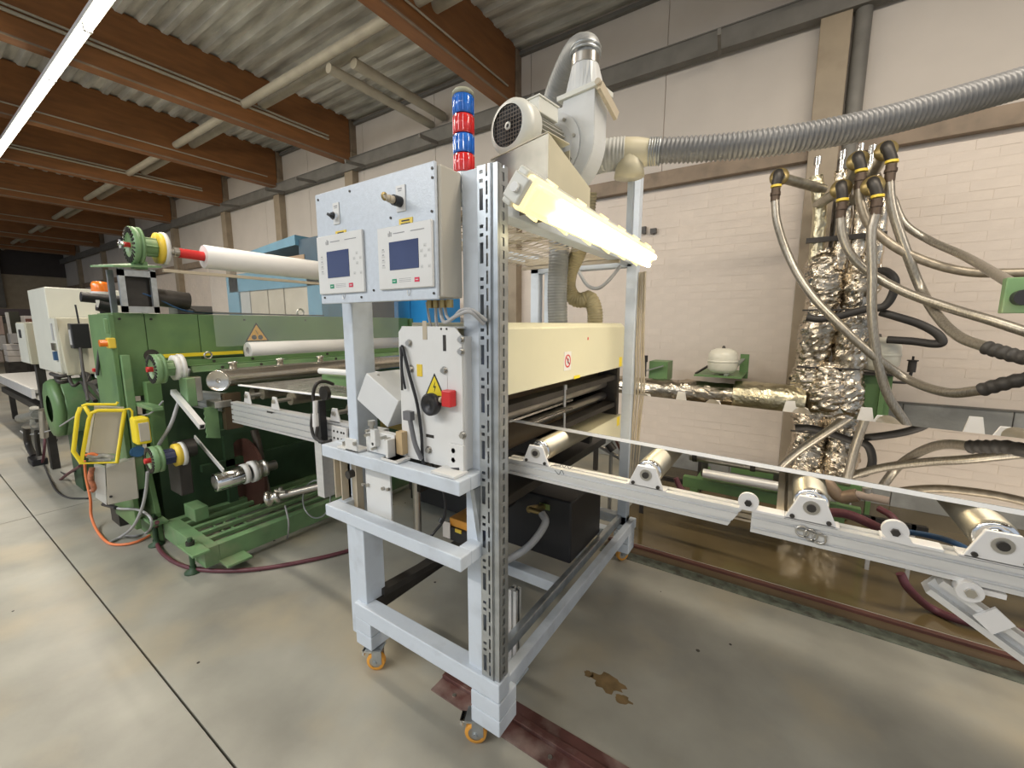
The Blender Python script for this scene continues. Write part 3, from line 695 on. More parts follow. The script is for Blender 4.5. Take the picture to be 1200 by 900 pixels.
# stand box below the motor
t = thing('blower_stand', 'folded sheet-metal stand with a stained steel front carrying the blower motor', 'stand', (-.80, 1.33, 1.86))
M4 = Matrix.Translation((-.765, 1.30, 0)) @ Matrix.Rotation(ang, 4, 'Z')
q = lambda a, b, c: M4 @ Vector((a, b, c))
mb = MB(); vs = [q(-.13, -.06, 1.86), q(.12, -.10, 1.86), q(.11, -.10, 2.085), q(-.13, -.06, 2.075)]
mb.prism([q(-.15, -.07, 1.86), q(.10, -.07, 1.86), q(.10, -.07, 2.085), q(-.15, -.07, 2.065)], q(0, .003, 0)-q(0, 0, 0))
obj('front_sheet', mb, mat('stained_steel_sheet', (.27, .25, .20), .34, .6, var=.35, scale=5, dirt=(.12, .11, .09), dscale=6), t)
obj('side_sheet', MB().prism([q(.10, -.07, 1.86), q(.10, .18, 1.86), q(.10, .18, 1.98), q(.10, -.07, 2.085)], q(.003, 0, 0)-q(0, 0, 0)), housy, t)
obj('top_sheet', MB().prism([q(-.15, -.07, 2.068), q(.10, -.07, 2.088), q(.10, .05, 2.088), q(-.15, .05, 2.068)], (0, 0, .003)), housy, t)
obj('back_sheet', MB().bx(-.15, .10, .05, .053, 1.86, 2.07, M4), housy, t)
# blower outlet hose, elbow and down duct
Mb = Matrix.Translation(BC) @ Matrix.Rotation(ang, 4, 'Z')
w_ = lambda x, y, z: Mb @ Vector((x, y, z))
solo('outlet_duct', MB().flex([w_(.107, -.012, .29), w_(.105, .0, .34), at(676, 60, y=1.66), at(664, 80, y=1.72), at(653, 106, y=1.78), at(645, 135, y=1.82), at(645, 180, y=1.87), at(652, 235, y=1.90), at(655, 290, y=1.90), at(653, 340, y=1.90), at(654, 378, y=1.90)-Vector((0, 0, .04))], .050, .014, .05, 18),
     flexg, 'grey-green duct arching from the blower outlet behind the motor and down into the hood', 'duct')
mb = MB()
for z in (.315, .33): mb.lathe(w_(.107, -.012, z-.004), (0, .1, 1), [(.054, 0), (.058, .001), (.058, .008), (.054, .009)], 24)
solo('hose_clamp', mb, galv, 'banded steel clamp where the duct leaves the blower outlet', 'clamp')
# inlet side: short flex, painted tee, long ribbed hose across the hall
T0 = at(713, 182, y=1.86); T1 = at(733, 180, y=1.88); T2 = at(762, 178, y=1.90)
E0 = at(762, 178, y=1.90)
solo('inlet_sleeve', MB().flex([T0-Vector((.06, 0, 0)), T0, T1], .068, .014, .06, 20), mat('flex_grey_light', (.45, .45, .42), .5), 'short ribbed sleeve joining the blower inlet to the beige tee', 'duct')
t = thing('tee_piece', 'beige painted sheet-metal tee between the ribbed sleeve and the long hose', 'duct', T1)
obj('tee_body', MB().lathe(T1-Vector((.015, 0, 0)), T2-T1, [(.062, 0), (.066, .01), (.063, .06), (.052, .115), (.052, .15)], 24), housy, t)
obj('tee_branch', MB().lathe(T1+Vector((.02, 0, 0)), (0, 0, -1), [(.05, 0), (.058, .05), (.064, .10), (.0, .102)], 20), housy, t)
mb = MB(); d = (T2-T1).normalized()
for k in range(5): mb.lathe(T2+d*(-.005+k*.010), d, [(.050, 0), (.056, .002), (.056, .006), (.050, .008)], 24)
obj('hose_clamp', mb, galv, t)
hp = [(768, 177, 1.90), (830, 174, 1.93), (900, 167, 1.98), (970, 156, 2.05), (1040, 141, 2.13), (1110, 122, 2.21), (1180, 102, 2.29), (1260, 76, 2.37), (1400, 25, 2.5), (1560, -45, 2.6), (1800, -180, 2.7)]
solo('ribbed_hose', MB().flex([at(u, v, y=y) for u, v, y in hp], .052, .017, .16, 18), mat('ribbed_grey_hose', (.17, .17, .17), .4, .0, var=.1), 'long ribbed grey hose sweeping from the tee up to the right above the foil column', 'duct')
solo('support_rod', MB().bx(-.665, -.640, 1.94, 1.965, 1.86, 2.16).bx(-.74, -.64, 1.94, 1.965, 1.845, 1.862), lblue, 'slim pale steel upright supporting the beige tee', 'support')
# ducts from the hood up through the shelf
P = [at(697, 384, y=2.05)-Vector((0, 0, .03)), at(697, 365, y=2.05), at(691, 350, y=2.05), at(682, 352, y=2.04), at(672, 349, y=2.03), at(666, 336, y=2.02), at(668, 318, y=2.0), at(678, 295, y=1.97), at(686, 262, y=1.93), at(690, 225, y=1.90)]
solo('bent_duct', MB().flex(P, .041, .013, .10, 16), flext, 'olive-tan ribbed duct with an S bend rising from the cream hood', 'duct')
solo('cable_festoon', MB().tube([at(678, 318, y=2.3), at(688, 334, y=2.3), at(700, 338, y=2.3), at(712, 330, y=2.3), at(727, 312, y=2.35)], .010, 8), greycable, 'bundle of grey cables sagging below the shelf beside the far post', 'cable')
mb = MB()
for i, dx in enumerate((0, .014, .03, .042)): mb.tube([(-.765+dx, 2.50-.01*i, 1.80), (-.763+dx, 2.49, 1.4), (-.762+dx+.004*i, 2.5, 1.05), (-.77+dx, 2.48, .45)], .006, 6)
solo('cable_bundle', mb, tanm, 'bundle of tan and grey cables running down the far frame post', 'cable')
# ================================================================ WORK LIGHT
L0 = at(612, 224, z=1.835); L1 = at(760, 303, z=1.835)
d = (L1-L0); LL = d.length; d.normalize(); yaw = math.atan2(d.y, d.x)
t = thing('batten_light', 'lit waterproof batten light hanging on the right side of the frame', 'lamp', (L0+L1)/2, rz=yaw, local=True)
h = LL/2; w = .050
tilt = Matrix.Rotation(math.radians(-52), 4, 'X')
obj('base', MB().bx(-h, h, -w, w, .012, .045, tilt), motorw, t, bev=.006)
cv = obj('cover', MB().bx(-h+.004, h-.004, -w+.003, w-.003, -.012, .013, tilt).bx(-h+.02, h-.02, -w+.014, w-.014, -.034, -.010, tilt), lampcover, t, bev=.010)
for s in (-.022, .022): obj('lamp_tube', MB().cyl(tilt @ Vector((-h+.14, s, -.037)), tilt @ Vector((h-.06, s, -.037)), .013, n=14), lampg, t)
for k in range(6):
    x = -h+.12+k*(2*h-.24)/5
    for s in (-1, 1): obj('clip', MB().bx(x-.008, x+.008, s*(w+.001)-.004, s*(w+.001)+.004, -.008, .026, tilt), lampcover, t)
e = obj('end_cap', MB().bx(-h-.022, -h, -.034, .034, -.016, .034, tilt), motorw, t, bev=.004)
obj('cable_entry', MB().cyl(tilt @ Vector((-h-.022, .0, .006)), tilt @ Vector((-h-.034, 0, .006)), .012, n=14), whitep, e)
l = bpy.data.lights.new('work_light', 'AREA'); l.shape = 'RECTANGLE'; l.size = 1.4; l.size_y = .07; l.energy = 7; l.color = (1, .80, .50)
o = bpy.data.objects.new('work_light', l); C.objects.link(o); o.matrix_world = Matrix.Translation((L0+L1)/2) @ Matrix.Rotation(yaw, 4, 'Z') @ tilt @ Matrix.Translation((0, 0, -.065))
# ================================================================ ROLLER CONVEYOR right of the frame
RY = 1.12
cvr = thing('roller_conveyor', 'aluminium-profile roller conveyor carrying the mirror sheet, right of the frame', 'conveyor', (.2, 1.7, 0))
def profile_x(name, x0, x1, y0, zt, h, d=.045, par=cvr, cut0=0, cut1=0, grooves=2, m=alu):
    """extrusion along x with grooves let into the face turned to -y and into the top"""
    pts = [(y0, zt-h)]
    n = grooves
    for k in range(n):
        c = zt-h+h*(k+.5)/n*1.0; g = h*.07
        pts += [(y0, c-g), (y0+.008, c-g), (y0+.008, c+g), (y0, c+g)]
    pts += [(y0, zt), (y0+d*.38, zt), (y0+d*.38, zt-.008), (y0+d*.62, zt-.008), (y0+d*.62, zt), (y0+d, zt), (y0+d, zt-h)]
    mb = MB(); A = [mb.bm.verts.new((x0+cut0*(zt-z)/h, y, z)) for y, z in pts]; B = [mb.bm.verts.new((x1-cut1*(zt-z)/h, y, z)) for y, z in pts]
    mb.face(A); mb.face(B)
    for i in range(len(pts)): mb.face([A[i], A[(i+1) % len(pts)], B[(i+1) % len(pts)], B[i]])
    return obj(name, mb, m, par)
xa = at(870, 600, y=RY).x; xb = at(881, 600, y=RY).x
r1 = profile_x('side_rail', -.765, xa, RY, 1.052, .052, cut1=.03)
r2 = profile_x('side_rail', xb, 2.6, RY, 1.050, .052)
mb = MB()
for pts in ([(656, 547), (658, 544), (661, 548), (664, 545), (667, 549), (671, 547)], [(645, 546), (650, 545), (656, 546)], [(650, 551), (655, 556), (658, 551), (661, 556)]):
    mb.tube([at(u, v, y=RY-.0006) for u, v in pts], .0008, 5)
obj('pen_scribble', mb, inkk, r1, 'black pen scribble')
profile_x('side_rail', -.765, 2.6, 2.30, 1.05, .052)
profile_x('side_rail', -.765, .1, RY+.05, 1.03, .030, .03, m=tanm)
def bracket(x, y, s=-1, z=1.052):
    w, t_ = .050, .020
    b = obj('roller_bracket', MB().prism([(x-w, y, z), (x+w, y, z), (x+t_+.004, y, z+.062), (x-t_-.004, y, z+.062)], (0, .008, 0)), aluw, cvr, bev=.002)
    obj('axle_bolt', MB().cyl((x, y-.007, z+.038), (x, y+.0, z+.038), .009, n=12), dark, b)
    obj('washer', MB().cyl((x, y-.003, z+.038), (x, y, z+.038), .016, n=16), steel, b)
    mb = MB()
    for dx in (-.034, .034): mb.cyl((x+dx, y-.004, z+.010), (x+dx, y, z+.010), .005, n=8)
    obj('screw', mb, dark, b)
    obj('bracket_foot', MB().bx(x-w-.004, x+w+.004, y, y+.035, z, z+.004), aluw, b)
rx = [at(u, v, y=RY).x for u, v in ((628, 524), (757, 557), (950, 602), (1172, 652))]
rx += [rx[-1]+.36, rx[-1]+.72, rx[-1]+1.08]
for i, x in enumerate(rx):
    bracket(x, RY-.002); bracket(x, 2.335)
    r = obj('roller', MB().lathe((x, RY+.028, 1.090), (0, 1, 0), [(.028, 0), (.034, .001), (.034, .001), (.0345, .012), (.036, .013), (.036, 1.13), (.034, 1.14), (0, 1.142)], 32), rollm, cvr)
    obj('roller_end', MB().lathe((x, RY+.024, 1.090), (0, 1, 0), [(.0, 0), (.013, 0), (.013, .002), (.026, .004), (.0335, .004), (.0335, .006)], 28), chrome, r)
    obj('axle', MB().cyl((x, RY, 1.090), (x, RY+.03, 1.090), .010, n=14), steel, r)
for u in (797, 925, 1015, 1145):
    x = at(u, 485, y=2.33).x; b = obj('roller_bracket', MB().prism([(x-.035, 2.33, 1.05), (x+.035, 2.33, 1.05), (x+.018, 2.33, 1.143), (x-.018, 2.33, 1.143)], (0, .008, 0)), aluw, cvr)
# cross profile, hand knobs, lower clamp
x = at(921, 602, y=RY+.05).x
obj('cross_profile', MB().bx(x-.020, x-.004, RY+.05, 2.30, .985, 1.035).bx(x+.004, x+.020, RY+.05, 2.30, .985, 1.035).bx(x-.02, x+.02, RY+.05, 2.30, .995, 1.02), tanm, cvr)
def ear(u, v, nm='end_clamp'):
    c = at(u, v, y=RY-.004)
    e = obj(nm, MB().cyl((c.x, RY-.006, c.z), (c.x, RY+.004, c.z), .022, n=24).bx(c.x-.02, c.x+.075, RY-.004, RY+.03, 1.051, 1.058), aluw, cvr, bev=.001)
    obj('bolt', MB().cyl((c.x, RY-.012, c.z-.002), (c.x, RY-.006, c.z-.002), .008, n=6), dark, e)
ear(877, 588); ear(1049, 622)
mb = MB(); c = at(1050, 634, y=RY-.01)
obj('clamp_tongue', MB().prism([(c.x-.01, RY-.008, c.z+.02), (c.x+.02, RY-.008, c.z+.012), (c.x+.03, RY-.008, c.z-.006), (c.x-.002, RY-.008, c.z-.004)], (0, .006, 0)), aluw, cvr)
c = at(950, 627, y=RY-.004); mb = MB()
for k in range(3): mb.lathe((c.x-.016+.016*k, RY-.002, c.z+.004*(1-k)), (0, -1, 0), [(.010, 0), (.010, .003), (.014, .003), (.014, 0)], 16)
mb.bar((c.x-.03, RY-.004, c.z+.006), (c.x+.03, RY-.004, c.z+.004), .003, .003)
obj('wire_clip', mb, steel, r2, 'small coiled wire clip')
c = at(1134, 690, y=RY); k = obj('pivot_disc', MB().cyl((c.x, RY-.014, c.z), (c.x, RY+.01, c.z), .020, n=24), aluw, cvr)
obj('bolt', MB().cyl((c.x, RY-.02, c.z), (c.x, RY-.014, c.z), .009, n=6), steel, k)
a = at(1143, 690, y=RY+.004); b = at(1180, 700, y=RY)
obj('pivot_plate', MB().bx(a.x, b.x, RY, RY+.03, a.z-.006, a.z+.004), aluw, cvr)
a = at(1092, 682, y=RY+.02); b = at(1235, 785, y=RY+.02)
A_ = Vector((a.x, RY+.02, a.z)); B_ = A_+(Vector((b.x, RY+.02, b.z))-A_)*3.2
if B_.z < .0: B_ = A_+(B_-A_)*((A_.z-.0)/(A_.z-B_.z))
lg = obj('diagonal_leg', MB().bar(A_+Vector((.008, 0, .012)), B_+Vector((.008, 0, .012)), .04, .012).bar(A_-Vector((.008, 0, .012)), B_-Vector((.008, 0, .012)), .04, .012).bar(A_+Vector((0, .012, 0)), B_+Vector((0, .012, 0)), .014, .03), alu, cvr)
a = at(1150, 712, y=RY+.01); obj('leg_plate', MB().bar((a.x, RY-.004, a.z), at(1176, 738, y=RY-.004), .006, .04), aluw, lg)
for x, y in ((1.9, RY), (1.9, 2.30)): obj('leg', MB().bx(x, x+.045, y, y+.045, 0, 1.0), alu, cvr)
# the mirror sheet
Zs = 1.137
c1 = at(592, 489, z=Zs); c2 = at(1200, 597.6, z=Zs); c3 = at(1200, 514, z=Zs); c4 = at(700, 457.5, z=Zs)
e = (c2-c1).normalized(); c1 = c2-e*1.72; c2 = c2+e*1.2; f_ = (c3-c4).normalized(); c3 = c3+f_*1.2; c4 = c3-f_*3.0
t = thing('mirror_sheet', 'large glossy mirror-finish sheet reflecting the wall, lying on the rollers', 'sheet', (c1+c3)/2)
obj('mirror_face', MB().prism([c1, c2, c3, c4], (0, 0, -.0010)), mirror, t)
obj('sheet_core', MB().prism([p-Vector((0, 0, .0011)) for p in (c1, c2, c3, c4)], (0, 0, -.011)), edgem, t)
# ---------------------------------------------------------------- things under the frame and conveyor
t = thing('black_gearbox', 'black gearbox block standing on the cross bars under the hood', 'gearbox', (-1.1, 2.0, .29))
obj('case', MB().bx(-1.25, -.84, 1.80, 2.20, .29, .62), black, t, bev=.01)
obj('motor_body', MB().cyl((-1.20, 1.55, .60), (-1.20, 1.75, .60), .07, n=20), dark, t)
obj('brass_union', MB().cyl((-1.0, 1.80, .56), (-1.0, 1.66, .60), .018, n=8).cyl((-1.0, 1.66, .60), (-.93, 1.66, .60), .013, n=8), brass, t)
obj('label_plate', MB().bx(-1.02, -.96, 1.795, 1.799, .55, .58), mat('faded_green_label', (.25, .33, .10), .6), t)
solo('grey_hose', MB().tube([(-.93, 1.66, .60), (-.90, 1.64, .56), (-.97, 1.60, .44), (-1.08, 1.52, .36), (-1.2, 1.48, .33)], .018, 10), greycable, 'thick grey hose curving down from the black gearbox', 'hose')
t = thing('upright_profile', 'short aluminium profile upright standing inside the frame beside the slotted post', 'upright', (-.93, 1.30, 0))
a = at(611, 590, y=1.35)
obj('profile', MB().bx(-.90, -.886, 1.33, 1.37, .0, .40).bx(-.876, -.862, 1.33, 1.37, .0, .40).bx(-.90, -.862, 1.345, 1.355, 0, .40), alu, t)
obj('foot_plate', MB().bx(-.96, -.84, 1.30, 1.40, 0, .008), lblue, t)
t = thing('drive_block', 'small black drive box with orange top and white label inside the frame', 'drive', (-1.15, 1.35, .5))
a = at(519, 607, y=1.30); b = at(552, 642, y=1.30)
obj('case', MB().bx(a.x, b.x, 1.30, 1.45, b.z, a.z-.03), black, t, bev=.004)
obj('orange_cover', MB().bx(a.x+.03, b.x-.004, 1.31, 1.44, a.z-.03, a.z+.008), orange, t, bev=.003)
obj('label_plate', MB().bx(a.x+.002, a.x+.045, 1.295, 1.2995, a.z-.085, a.z-.01), paper, t)
obj('label_plate', MB().bx(a.x+.075, a.x+.11, 1.295, 1.2995, b.z+.05, b.z+.065), yelo, t)
obj('mount_arm', MB().bar((a.x+.08, 1.38, b.z+.005), (a.x+.08, 1.62, .30), .03, .03), dark, t)
solo('thin_cable', MB().tube([(-.995, WYP+.02, 1.03), (-.99, 1.05, .9), (-1.0, 1.06, .80), (-1.01, 1.02, .76), (-1.02, 1.0, .74)], .005, 8).cyl((-1.004, 1.055, .80), (-1.008, 1.045, .785), .009, n=8), black, 'thin black cable with white ties hanging between the bumper bars', 'cable')
t = thing('hanging_spindle', 'grey steel spindle hanging below the lower bumper', 'spindle', (-1.35, 1.2, .45))
obj('tube', MB().cyl((-1.345, 1.25, .80), (-1.345, 1.25, .50), .018, n=12).cyl((-1.345, 1.25, .50), (-1.345, 1.25, .47), .010, n=10), steel, t)
obj('holder', MB().bx(-1.38, -1.31, 1.24, 1.40, .76, .80), dark, t)
t = thing('lower_brace', 'dark diagonal brace between the rear frame post and the front of the base', 'brace', (-1.1, 1.6, .25))
obj('bar', MB().bar((-1.43, 1.10, .32), (-1.30, 2.44, .32), .05, .03), dark, t)
# dark tie bars inside the frame
solo('cross_shaft', MB().bar((-1.43, 2.0, .95), (-.83, 2.0, .90), .04, .04), dark, 'dark cross bar seen inside the frame behind the bumpers', 'bar')
solo('inner_tray', MB().bx(-1.40, -.86, 1.25, 2.3, .80, .84), dark, 'dark tray inside the frame just below bumper height', 'tray', bev=.003)
mb = MB(); a = at(690, 515, y=2.6); b = at(740, 545, y=2.6)
t = thing('valve_rod', 'steel rods with a small valve behind the far frame post', 'valve', a)
obj('rod', MB().cyl(a, b, .014, n=10), steel, t); obj('rod', MB().cyl(at(716, 530, y=2.6), at(714, 600, y=2.6), .012, n=10), steel, t)
obj('valve_body', MB().cyl(at(687, 511, y=2.6), at(694, 517, y=2.6), .026, n=12).cyl(at(713, 520, y=2.58), at(719, 528, y=2.58), .028, n=10), dark, t)
obj('handle', MB().bar(at(722, 516, y=2.6), at(735, 545, y=2.6), .015, .012), maroon, t)
# ================================================================ FOIL-WRAPPED RISERS AND HOSES
from mathutils import noise
def foil_tube(pts, rs, n=40, amp=.018, sub=14, fr=9, seed=0, seams=()):
    mb = MB(); P = curve(pts, sub); R = curve([(r, 0, 0) for r in rs], sub)
    t0 = (P[1]-P[0]).normalized(); ax, b, c = mb.basis(t0); prev = None
    for i, p in enumerate(P):
        t = (P[min(i+1, len(P)-1)]-P[max(i-1, 0)]).normalized(); b = (b-t*b.dot(t)).normalized(); c = t.cross(b)
        ring = []
        for k in range(n):
            a = 2*math.pi*k/n; d = b*math.cos(a)+c*math.sin(a); q = p+d*R[i].x
            v = noise.noise(q*fr+Vector((seed, 0, 0)))*.9 + noise.noise(q*fr*2.7)*.6 + noise.noise(q*fr*6)*.35
            v = abs(v)*1.4-.4
            if i % sub == 0 and i in seams: v -= .6
            ring.append(mb.bm.verts.new(p+d*(R[i].x+amp*v)))
        if prev:
            for k in range(n): mb.face([prev[k], prev[(k+1) % n], ring[(k+1) % n], ring[k]], random.random() < .45)
        else: mb.face(ring)
        prev = ring
    mb.face(prev); return mb
FY = 4.02
fc = thing('foil_riser', 'crumpled foil-wrapped pair of vertical pipes in front of the tan column', 'pipe', (.25, FY, 0))
obj('foil_wrap', foil_tube([(.17, FY, .0), (.16, FY, .35), (.16, FY, .62), (.155, FY, .9), (.15, FY, 1.1), (.155, FY, 1.22), (.17, FY, 1.45), (.18, FY, 1.62), (.185, FY, 1.78), (.16, FY, 1.95), (.14, FY, 2.05)],
    [.10, .115, .09, .12, .125, .105, .125, .10, .125, .11, .07], seed=3, amp=.022), foil, fc)
obj('foil_wrap', foil_tube([(.37, FY-.02, .0), (.37, FY-.02, .3), (.36, FY-.02, .62), (.35, FY-.02, .8), (.37, FY-.02, .95), (.375, FY-.02, 1.2), (.38, FY-.02, 1.5), (.39, FY-.02, 1.62), (.40, FY-.02, 1.85), (.41, FY-.01, 2.0)],
    [.11, .12, .09, .12, .13, .10, .115, .095, .11, .06], seed=11, amp=.022), foil, fc)
obj('foil_wrap', foil_tube([(.255, FY-.05, .8), (.26, FY-.06, .95), (.27, FY-.04, 1.1), (.28, FY-.02, 1.2)], [.12, .14, .12, .09], seed=6, amp=.025), foil, fc)
for x0, x1, z in ((.06, .47, 1.60), (.06, .44, 1.17)):
    obj('binding_band', MB().bx(x0, x1, FY-.125, FY-.115, z, z+.012), dark, fc)
# upper thin pipes with clamp bar
pxs = [(957, 290), (985, 290), (1005, 290), (1026, 290)]
tops = [(958, 190), (987, 183), (1008, 175), (1022, 177)]
for i, ((u, v), (u2, v2)) in enumerate(zip(pxs, tops)):
    a = at(u, v, y=FY-.02); b = at(u2, v2, y=FY-.02)
    obj('foil_pipe', foil_tube([(a.x, FY-.02, 1.9), (a.x, FY-.02, (1.9+b.z)/2), (b.x, FY-.02, b.z-.10)], [.048, .046, .042], amp=.007, fr=16, seed=i*5, n=20), foilg if i == 0 else foil, fc)
    obj('vent_cap', MB().cyl((b.x, FY-.02, b.z-.10), (b.x, FY-.02, b.z-.02), .014, n=12).cyl((b.x, FY-.02, b.z-.02), (b.x, FY-.02, b.z+.035), .024, n=14), chrome, fc)
obj('clamp_bar', MB().bx(.04, .50, FY-.09, FY-.06, 2.105, 2.14), dark, fc)
fh = thing('foil_pipe_run', 'golden and silver foil-wrapped horizontal pipes joining the riser from the left', 'pipe', (-.5, 3.9, .8))
za = at(765, 455, y=3.95); zb = at(862, 460, y=3.95); zc = at(955, 466, y=3.95)
obj('foil_wrap', foil_tube([(-2.3, 3.95, .90), (za.x, 3.95, .90), ((za.x+zb.x)/2, 3.95, .905), (zb.x+.02, 3.95, .90)], [.095, .098, .10, .095], amp=.010, seed=2), foil, fh)
obj('foil_wrap', foil_tube([(zb.x-.01, 3.95, .905), ((zb.x+zc.x)/2, 3.95, .90), (.12, 3.97, .885)], [.125, .128, .13], amp=.006, fr=14, seed=8), foilg, fh)
obj('foil_wrap', foil_tube([(-.86, 3.80, .745), (-.6, 3.80, .745), (-.33, 3.80, .745)], [.052, .055, .052], amp=.005, fr=16, seed=9, n=24), foil, fh)
obj('valve', MB().cyl((-.93, 3.8, .745), (-.86, 3.8, .745), .03, n=16).lathe((-.75, 3.70, .77), (0, -1, 0), [(0, 0), (.035, 0), (.035, .015), (0, .015)], 16), steel, fh)
obj('pipe_leg', MB().bx(-.6, -.56, 3.93, 3.97, 0, .8).bx(-1.6, -1.56, 3.93, 3.97, 0, .8), dark, fh)

# elbows with yellow collars and braided hoses
HYD = 3.62
def hose_set(el, fit, pts, label, arm=None, m=braid, r=.026, sleeve=None, y=HYD):
    t = thing('braided_hose', label, 'hose', at(el[0], el[1], y=y), 'braided hoses on the riser')
    e = at(el[0], el[1], y=y); f = at(fit[0], fit[1], y=y)
    obj('elbow', MB().tube([e+Vector((.015, .11, .0)), e+Vector((.0, .05, .012)), e, Vector((f.x, y, (e.z*.6+f.z*.4)))], .031, 12), dark, t)
    if arm: obj('arm_pipe', MB().cyl(e+Vector((.01, .09, 0)), at(arm[0], arm[1], y=FY-.03), .034, n=14), mat('grey_foil_pipe', (.40, .37, .30), .35, .8, var=.3, scale=20), t)
    obj('flange', MB().lathe(e+Vector((.004, .075, .002)), (0, 1, 0), [(0, 0), (.061, 0), (.061, .015), (0, .02)], 20), brass, t)
    z = e.z*.6+f.z*.4
    obj('collar', MB().cyl((f.x, y, z), (f.x, y, z-.015), .034, n=16), yelo, t, 'yellow collar')
    obj('union_nut', MB().cyl((f.x, y, z-.022), (f.x, y, f.z), .028, n=8).cyl((f.x, y, z-.05), (f.x, y, z-.07), .036, n=6), mat('rusty_union', (.10, .07, .05), .5, .5), t)
    P = [Vector((f.x, y, f.z+.01))]+[at(p[0], p[1], y=(p[2] if len(p) > 2 else y)) for p in pts]
    obj('hose', MB().tube(P, r, 14, sub=8), m, t)
    if sleeve:
        P = [at(p[0], p[1], y=(p[2] if len(p) > 2 else y)) for p in sleeve]
        obj('sleeve', MB().tube(P, r*1.22, 12, sub=8, rf=lambda L, i: r*(1.25+.12*math.sin(i*1.7))), rubber, t, 'black wrapped sleeve')
hose_set((912, 204), (908, 236), [(911, 262), (924, 300), (948, 342, 3.55), (985, 382, 3.5), (1025, 418, 3.5), (1065, 445, 3.5), (1110, 460, 3.2), (1152, 457, 3.05)], 'braided hose on the leftmost elbow, sweeping across the foil riser', (965, 222),
         sleeve=[(1150, 457, 3.05), (1175, 450, 3.0), (1210, 442, 2.95), (1260, 430, 2.9), (1400, 430, 2.9), (1800, 430, 2.9)])
hose_set((986, 218), (985, 256), [(987, 275), (997, 298), (1020, 320), (1060, 342, 3.5), (1110, 360, 3.4), (1160, 375, 3.3), (1240, 400, 3.2), (1400, 440, 3.1), (1700, 520, 3.1)], 'braided hose on the low second elbow, running right past the riser', (958, 240), y=3.58)
hose_set((1006, 184), (1007, 222), [(1009, 240), (1020, 265), (1050, 290), (1090, 308), (1130, 318, 3.6), (1170, 320, 3.6), (1240, 316, 3.6), (1400, 290, 3.6), (1700, 230, 3.6)], 'brownish hose from the upper middle elbow bending into a flat run to the right', (985, 235), r=.026, m=mat('brown_braid', (.36, .31, .24), .4, .5, var=.2, scale=30))
hose_set((1024, 214), (1026, 252), [(1021, 275), (1022, 320), (1022, 370), (1028, 420), (1040, 462), (1060, 495), (1075, 530)], 'pale braided hose hanging straight down past the sheet edge', (1000, 235), y=3.50)
hose_set((1040, 172), (1042, 214), [(1044, 235), (1050, 260), (1064, 300), (1080, 340), (1100, 372, 3.4), (1125, 395, 3.2), (1160, 408, 3.0)], 'braided hose on the highest elbow, dropping to the lower right', (1022, 205),
         sleeve=[(1155, 407, 3.0), (1175, 413, 2.95), (1200, 419, 2.9), (1250, 425, 2.8), (1400, 440, 2.8), (1800, 470, 2.8)])
solo('braided_hose', MB().tube([at(1046, 232, y=3.75), at(1060, 262, y=3.75), at(1090, 282, y=3.7), (at(1130, 300, y=3.45)), at(1165, 320, y=3.0), at(1192, 336, y=2.58)], .022, 14, sub=8), braid, 'pale braided hose ending at the green socket at the right edge', 'hose', 'braided hoses on the riser')
solo('dark_hose', MB().tube([at(945, 372, y=3.75), at(962, 374, y=3.75), at(985, 370, y=3.78), at(1015, 362, y=3.8), at(1036, 359, y=3.8), at(1047, 343, y=3.8), at(1048, 327, y=3.8), at(1038, 318, y=3.85), at(1027, 318, y=3.9)], .026, 12, sub=8), rubber, 'black hose crossing the foil riser and curling up behind it', 'hose')
solo('dark_hose', MB().tube([at(1032, 366, y=3.85), at(1050, 371, y=3.82), at(1078, 380, y=3.8), at(1098, 391, y=3.78), at(1104, 401, y=3.78), at(1094, 403, y=3.8), at(1070, 400, y=3.85), at(1040, 398, y=3.9)], .026, 12, sub=8), rubber, 'black hose forming a flat loop right of the foil riser', 'hose')
c = at(1192, 346, y=2.5)
t = thing('green_socket', 'green square connector plate with a round socket at the right edge', 'connector', c)
obj('plate', MB().bx(c.x-.035, c.x+.12, 2.5, 2.54, c.z-.07, c.z+.07), greenl, t, bev=.004)
obj('socket', MB().cyl((c.x+.01, 2.5, c.z-.01), (c.x+.01, 2.46, c.z-.01), .03, n=20), black, t)
obj('arm', MB().bx(c.x+.12, c.x+1.6, 2.5, 2.54, c.z-.03, c.z+.03), greenm, t); obj('post', MB().bx(c.x+1.6, c.x+1.7, 2.45, 2.58, 0, 2.2), greenm, t)
# expansion vessels on green wall brackets
def vessel(u, v, y, r, label, group='expansion vessels'):
    c = at(u, v, y=y)
    t = thing('expansion_vessel', label, 'tank', (c.x, y, c.z-r), group)
    obj('shell', MB().lathe(c-Vector((0, 0, r)), (0, 0, 1), [(0, 0), (r*.45, .01), (r*.82, r*.18), (r*.98, r*.45), (r, r*.9), (r*1.0, r*1.1), (r*.98, r*1.5), (r*.82, r*1.78), (r*.45, r*1.93), (0, r*1.95)], 36), tank, t)
    obj('seam', MB().lathe(c, (0, 0, 1), [(r*.99, -.012), (r*1.03, -.008), (r*1.03, .006), (r*.99, .01)], 36), tank, t)
    obj('valve_cap', MB().cyl(c+Vector((0, 0, r*.9)), c+Vector((0, 0, r*1.12)), .018, .008, n=10), dark, t)
    return t, c
t, c = vessel(847, 423, 3.95, .115, 'cream round expansion vessel on a green bracket above the foil pipe')
b = thing('green_bracket', 'green angle bracket with sloping stay under the left expansion vessel', 'bracket', c)
z = c.z-.118
obj('shelf', MB().bx(c.x-.20, c.x+.16, 3.82, 4.42, z-.012, z), greenm, b); obj('back_plate', MB().bx(c.x+.10, c.x+.17, 4.30, 4.32, z-.06, z+.16), greenm, b)
